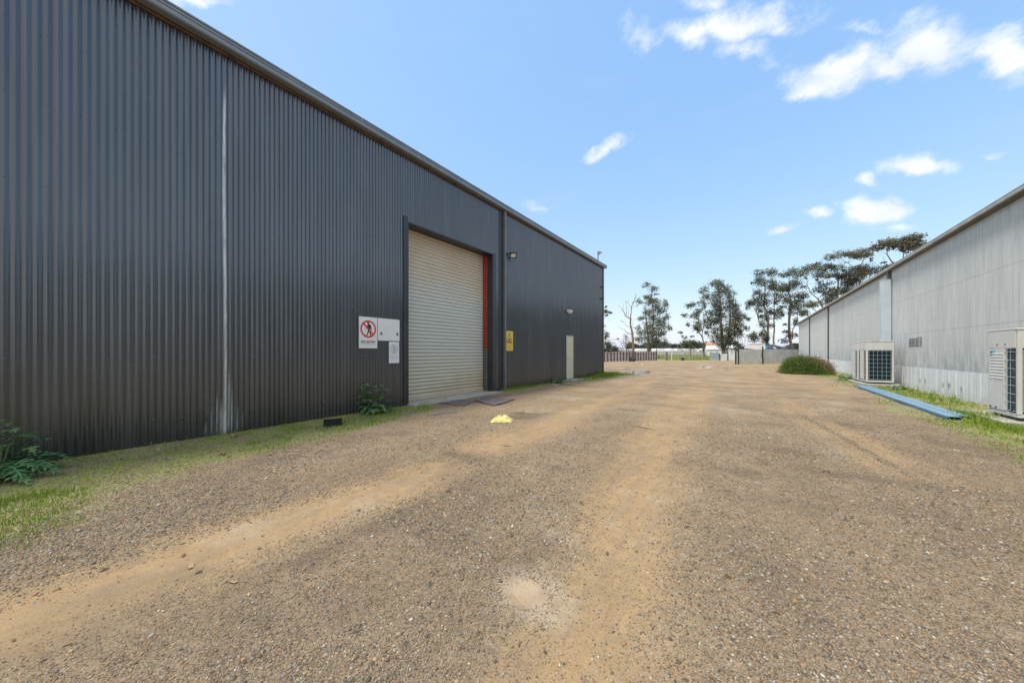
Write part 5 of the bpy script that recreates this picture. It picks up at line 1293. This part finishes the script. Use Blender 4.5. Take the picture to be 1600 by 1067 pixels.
tree('gum_tree', 'slender gum tree standing beside the bare tree, right of the warehouse corner', 1012, 68, [([(1012,560.6),(1012.5,540),(1012.8,522),(1009,489),(1008,473)],2.0,.5), ([(1017,560.6),(1016,548),(1018.7,515),(1021,480),(1018,447)],1.8,.4)], T2, M['gum'], M['bark'], 21, group=GRP, dens=2.5)
T3 = [(1074.5,478.5,5,3.5),(1085,476,8,4),(1093,472,5,3),(1099,477,4,5),(1089,491.6,8,6),(1068,493,5,3),(1076,506,3,4),(1093,506,8,6),(1104.6,508.7,5,5),(1085,512.6,5,3),(1090,516.5,7,4),(1103,499.5,6,5),(1064,519,4,2),(1068,527,3,3),(1078,526,3,2),(1094,485,5,4),(1106,520,3,3),(1104,536,2.5,2)]
tree('gum_tree', 'small leaning gum tree with forked trunk, left of the pale blue gate', 1102.6, 61, [([(1103.5,562),(1101,548),(1097.5,536),(1095.4,528),(1092,514),(1090,495)],1.5,.4), ([(1101,548),(1101,535),(1098,522),(1098,505),(1099,480)],.9,.3), ([(1100,551),(1090,545),(1080,539),(1070,534)],.8,.2)], T3, M['gum'], M['bark'], 22, .22, 2.5, GRP)
T4 = [(1123,440.5,8,4.5),(1112.5,444.5,6,4),(1103.5,452,7,5.5),(1131,443,4,4),(1121.6,448,7,5),(1138.7,449.7,6,5),(1131,455,9,5),(1106,463,8,5.5),(1117.7,461.5,8,5),(1137,460,9,6),(1144,470.7,8,6),(1125.6,472,10,6),(1115,469,8,5),(1152,477,6,6),(1136,480,11,7),(1121.6,482.5,6,6),(1149,486.4,8,6),(1108.5,490,5,6),(1118,488,7,6),(1133.5,491.6,11,8),(1144,495.6,10,8),(1162,494,5,4),(1172,498,5,3),(1124,501,9,7),(1112.5,503.5,6,5),(1154.5,498,7,6),(1138.7,507.5,11,8),(1154.5,511.5,9,7),(1163.6,512.6,4,4),(1128,514,10,7),(1116.5,516.5,8,6),(1144,520.5,10,7),(1157,522,6,6),(1123,524.5,9,6),(1133.5,527,10,6),(1145,531,8,6),(1125.6,533.6,10,7),(1138.7,536,8,5),(1128,541.5,6,4),(1116,534,3,3),(1148,538,3,3)]
tree('gum_tree', 'broad dense gum tree, tallest left of the white cabin', 1133, 69, [([(1133,560.5),(1132,545),(1131,530),(1128,500),(1123,465),(1122,446)],3.0,.6), ([(1132,548),(1138,525),(1141,490),(1139,455)],1.8,.4), ([(1137,560.5),(1138,545),(1146,525),(1152,500)],1.3,.3)], T4, M['gum'], M['bark'], 23, group=GRP, dens=2.7)
T5 = [(1191,425.5,8,5),(1209,425.5,8,6),(1202,427,5,3),(1185,436.7,6,5),(1192,441,9,5),(1177,442,2,2),(1206,444,9,7),(1213,445,5,6),(1206,452,8,5),(1181,459,6,7),(1184,467.7,7,6),(1192,462,6,5),(1168.5,474.7,5.5,5),(1175.5,473,7,5),(1168,482,3,4),(1187,476,6,6),(1189.5,484.5,6,5),(1199.4,472,7,6),(1212,463.5,7,5),(1209,473,6,4),(1206.4,486,7,6),(1219,486,6,5),(1216,494,7,6),(1192,494,4,4),(1202,497,6,6),(1223,491.6,3,3),(1188,507,5,5),(1206,508.5,5,4),(1194,520,6,5),(1172,523,6,5),(1181,529.5,8,6),(1192,526.7,6,6),(1196.6,532,5,4)]
tree('gum_tree', 'open many-limbed gum tree rising behind the white cabin and blue tarpaulin', 1201, 63, [([(1201,561.5),(1200,536),(1202,515),(1198,495),(1196,475),(1194,445)],2.4,.5), ([(1206,561),(1207,540),(1209,525),(1212.7,508),(1211,489),(1210,455)],1.7,.4), ([(1201,525),(1194,510),(1188,500),(1180,486),(1176,476)],1.0,.3)], T5, M['gum'], M['bark'], 24, .22, 2.6, GRP)
T6 = [(1236,425.5,10,5.5),(1226,429.7,7,4),(1246,430,8,4.5),(1257,435,2.5,2.5),(1239,442,9,4.5),(1226,446.6,9,5.5),(1247,446.6,8,4.5),(1255.6,449.4,4,2.5),(1222,452,6,4),(1234.5,451,8,5),(1243,462,9,5.5),(1255.6,463.4,6,5),(1232,463.4,7,5),(1250,469,7,4),(1226,472,7,5),(1240,474.7,7,5),(1224.7,479,5,3),(1244,481.7,6,5),(1236,480,5,5),(1240,488.8,5,5),(1258.5,490,7,4.5),(1230,507,3,2),(1243,505.6,5,4),(1247,500,3,4),(1227.5,518,5,3),(1230,524,6,4),(1229,532.4,5,4),(1243,525,3,3)]
tree('gum_tree', 'straight pale-trunked gum tree nearest the far corner of the grey shed', 1237, 65, [([(1237,561),(1236.7,545),(1236,520),(1235.5,495),(1235,475),(1234,455),(1234,436)],2.5,.5), ([(1238,530),(1241,514),(1244,498),(1246,480)],.9,.3)], T6, M['gum'], M['bark'], 25, .22, 2.8, GRP)
T7 = [(1257.5,420,9,3),(1276.8,413.6,5,3),(1267,422,9,3.5),(1285,420.5,10,5),(1290.5,416.4,7,3),(1307,419,8,4),(1289,427.4,9,4),(1297.4,431.5,7,3.5),(1285,433,6,3),(1307,433,5,4),(1292,444,7,4),(1283.6,452,7,4),(1296,455,9,4.5),(1292,461.8,6,4),(1290.5,470,7,5),(1315,442.5,8,6),(1325,444,8,5),(1318,453.5,9,5),(1326,455,7,4),(1312.5,459,5,4),(1264.4,477,9,3.5),(1259,488,7,3.5),(1276.8,439.8,3,3),(1262.7,476,6,4),(1300,468,6,5)]
tree('umbrella_gum_tree', 'spreading gum with flat olive canopies, just over the far roof of the grey shed', 1303, 56, [([(1302,563),(1304,520),(1305.6,470),(1307,442.5),(1309,424)],2.2,.4), ([(1300,520),(1289,478),(1276,466),(1268.5,456),(1263,444)],1.3,.4), ([(1304,480),(1318,462),(1325,450)],.9,.3)], T7, M['gum'], M['bark'], 26, .20, 2.6, GRP, swell=1.5, k=6.2)
T8 = [(1292,403,5,4),(1311,398,8,4),(1301.5,402.6,4,2),(1331.8,398.5,8,4.5),(1332,404,6,3),(1342.8,397,8,4.5),(1353.8,393,7,5),(1352.4,401,6,3),(1358,408,3,2),(1332,428.8,7,4),(1342.8,420.5,9,4.5),(1353.8,417.8,10,5),(1348,427.4,9,4.5),(1360.7,424.6,8,4.5),(1329,431.5,6,4),(1367.6,423,6,5),(1320.8,423,4,3),(1344,434,7,4),(1334,440,7,4),(1322,399,5,2.5)]
tree('umbrella_gum_tree', 'tall brownish gum with two layers of flat canopy above the middle of the shed roof', 1345, 54, [([(1346,563),(1346,500),(1345.5,442.5),(1343,425),(1348,402)],2.0,.4), ([(1345,450),(1332,420),(1316,402)],.7,.3), ([(1346,460),(1362,430),(1366,424)],.7,.3)], T8, M['gumbrown'], M['bark'], 27, .20, 2.6, GRP, swell=1.5, k=6.2)
T9 = [(1373,383.4,9,4),(1382.7,380.6,6,3),(1392,380.6,8,4.5),(1366,387.5,5,3),(1376,389,5,2.5),(1395,386,4,3.5),(1388,416.4,6,4),(1376,411,2,1.5)]
tree('umbrella_gum_tree', 'thin-stemmed gum with a single brown arched canopy above the shed roof', 1394, 52, [([(1397,564),(1396,480),(1392,413.6),(1387,397),(1384,386)],1.6,.3), ([(1394,460),(1379,425),(1378,402)],.5,.2)], T9, M['gumbrown'], M['bark'], 28, .24, 2.4, GRP, swell=1.5, k=6.2)
T10 = [(1418.5,373.7,9,3.5),(1429.5,372.4,6,4),(1427,378,7,3),(1411.6,376.5,4,4),(1414.4,384.8,9,4.5),(1425.4,386,9,4.5),(1435,382,3,2),(1418.5,391.6,7,3),(1406,389,3,4)]
tree('umbrella_gum_tree', 'rightmost gum, a rounded brown crown just clearing the shed roof', 1416, 51, [([(1412,564),(1412,480),(1410,420),(1416,396),(1419,380)],1.6,.3), ([(1410,420),(1424,392),(1427,380)],.5,.2)], T10, M['gumbrown'], M['bark'], 29, .24, 2.4, GRP, swell=1.5, k=6.2)
T11 = [(948.5,478.5,2.5,2),(950,486.5,4,4),(954.5,487.7,2.5,3),(948.5,493,2.5,2),(940,484,5,6),(946.5,522,4,4),(948,527,3,3),(936,510,7,8),(930,490,8,8),(965,530,2,1)]
tree('gum_tree', 'gum tree mostly hidden behind the far corner of the warehouse', 934, 60, [([(934,562),(935,530),(937,505),(934,485)],1.8,.4), ([(936,535),(948,531),(960,530),(967,530.5)],.5,.15)], T11, M['gum'], M['bark'], 30, .22, 2.5, GRP)
dead = [([(988.5,563.8),(988,548),(987.2,530),(986.6,515),(985.4,505),(984.6,498)],2.2,1.0), ([(984.6,498),(979,493),(974,489),(970,482.5),(967,476)],.8,.15), ([(984.6,498),(986,490),(988,482.5),(988.5,477),(990.5,470.7),(992,462),(994,457.5)],.85,.12),
        ([(979,493),(978,483),(977.4,470)],.4,.1), ([(988,482.5),(984,475),(982.5,467)],.4,.1), ([(988.5,478),(995,479),(999,476)],.3,.1), ([(987,523),(979,518.5),(972,515),(965,510)],.55,.12), ([(986,512),(979,509),(975,503),(971,499.5)],.4,.1),
        ([(988,524),(993,518),(999,514)],.45,.12), ([(988,538),(982,532),(975,528)],.4,.1), ([(986,516),(989,505),(991,497)],.3,.08), ([(975,503),(972,502),(969,505)],.2,.07), ([(972,487),(973,479),(971,472)],.25,.08), ([(981,495),(982,485),(980,478)],.3,.08)]
tree('dead_tree', 'bare leafless reddish tree behind the red-posted fence', 988.5, 52, dead, [(990,472,2,3),(995,463,1.5,2),(977,472,1,2),(971,501,1.2,1.2),(996,477,2,1.5)], M['twig'], M['deadbark'], 31, .16, 1.0, None, False, 3)
tree('twiggy_tree', 'grey brown twiggy small tree just left of the bare tree trunk', 978, 72, [([(978,560),(978,545),(977,530)],1.0,.3), ([(978,552),(971,542)],.6,.2), ([(978,552),(985,540)],.6,.2)], [(978,527,6,5),(975,536,8,6),(981,541,9,7),(971,546,6,4),(985,548,6,4),(976,550,9,4)], M['twig'], M['deadbark'], 32, .16, 2.6, None, True, 5)
tree('dense_tree', 'dense green bushy tree low behind the warehouse corner', 952, 78, [([(952,559.3),(952,545)],1.5,.8)], [(949,540,9,7),(958,545,7,5),(946,548,9,6),(963,550,5,4),(955,551,9,5)], M['darkleaf'], M['bark'], 33, .32, 2.8, None, True, 5)
tree('dense_tree', 'round dark tree behind the limb of the small leaning gum', 1079, 95, [([(1079,557.6),(1079,545)],1.2,.7)], [(1077,535,8,5),(1083,537,7,5),(1072,538,5,4),(1080,541,9,4)], M['darkleaf'], M['bark'], 34, .36, 3.0, None, True, 5)
tree('twiggy_tree', 'pale leafless scrub beside the round dark tree', 1070, 100, [([(1070,557.2),(1070,548)],.8,.4)], [(1066,546,7,4),(1074,545,8,4),(1085,547,8,3)], M['twig'], M['deadbark'], 35, .24, 1.6, None, True, 4)
tree('dense_tree', 'tall pointed dark tree rising from the distant wood beyond the greenhouse', 1041, 300, [([(1041,552.4),(1041,540)],.8,.5)], [(1041,534,5,5),(1038,539,6,4),(1045,539,5,4),(1041,543,8,3)], M['far'], M['bark'], 36, 1.1, 2.6, None, True, 5)
tree('dense_tree', 'low green tree between the broad gum and the white cabin', 1155, 85, [([(1155,558.5),(1155,545)],1.0,.5)], [(1153,537,5,4),(1159,541,5,4),(1155,544,7,4)], M['darkleaf'], M['bark'], 37, .32, 2.2, None, True, 5)
# the distant wood, one mass
rn = np.random.RandomState(44); P = []; TT = []
for k in range(46):
    px = 985+k*6.2; den = 320+rn.rand()*50; top = 534+3*math.sin(k*.7)+rn.rand()*2.5+(0 if px < 1110 else 3.5)
    C = np.array(at(px, (top+551)/2, den)); h2 = (551-top)/2*den/FPX; n = 480
    u = rn.randn(n, 3); u /= np.linalg.norm(u, axis=1)[:, None]; u *= rn.rand(n, 1)**.4
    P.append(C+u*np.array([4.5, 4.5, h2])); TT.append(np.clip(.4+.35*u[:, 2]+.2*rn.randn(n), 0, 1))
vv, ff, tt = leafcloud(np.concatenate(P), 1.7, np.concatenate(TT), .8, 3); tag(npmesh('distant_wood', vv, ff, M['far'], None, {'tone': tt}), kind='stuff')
bpy.context.view_layer.update()
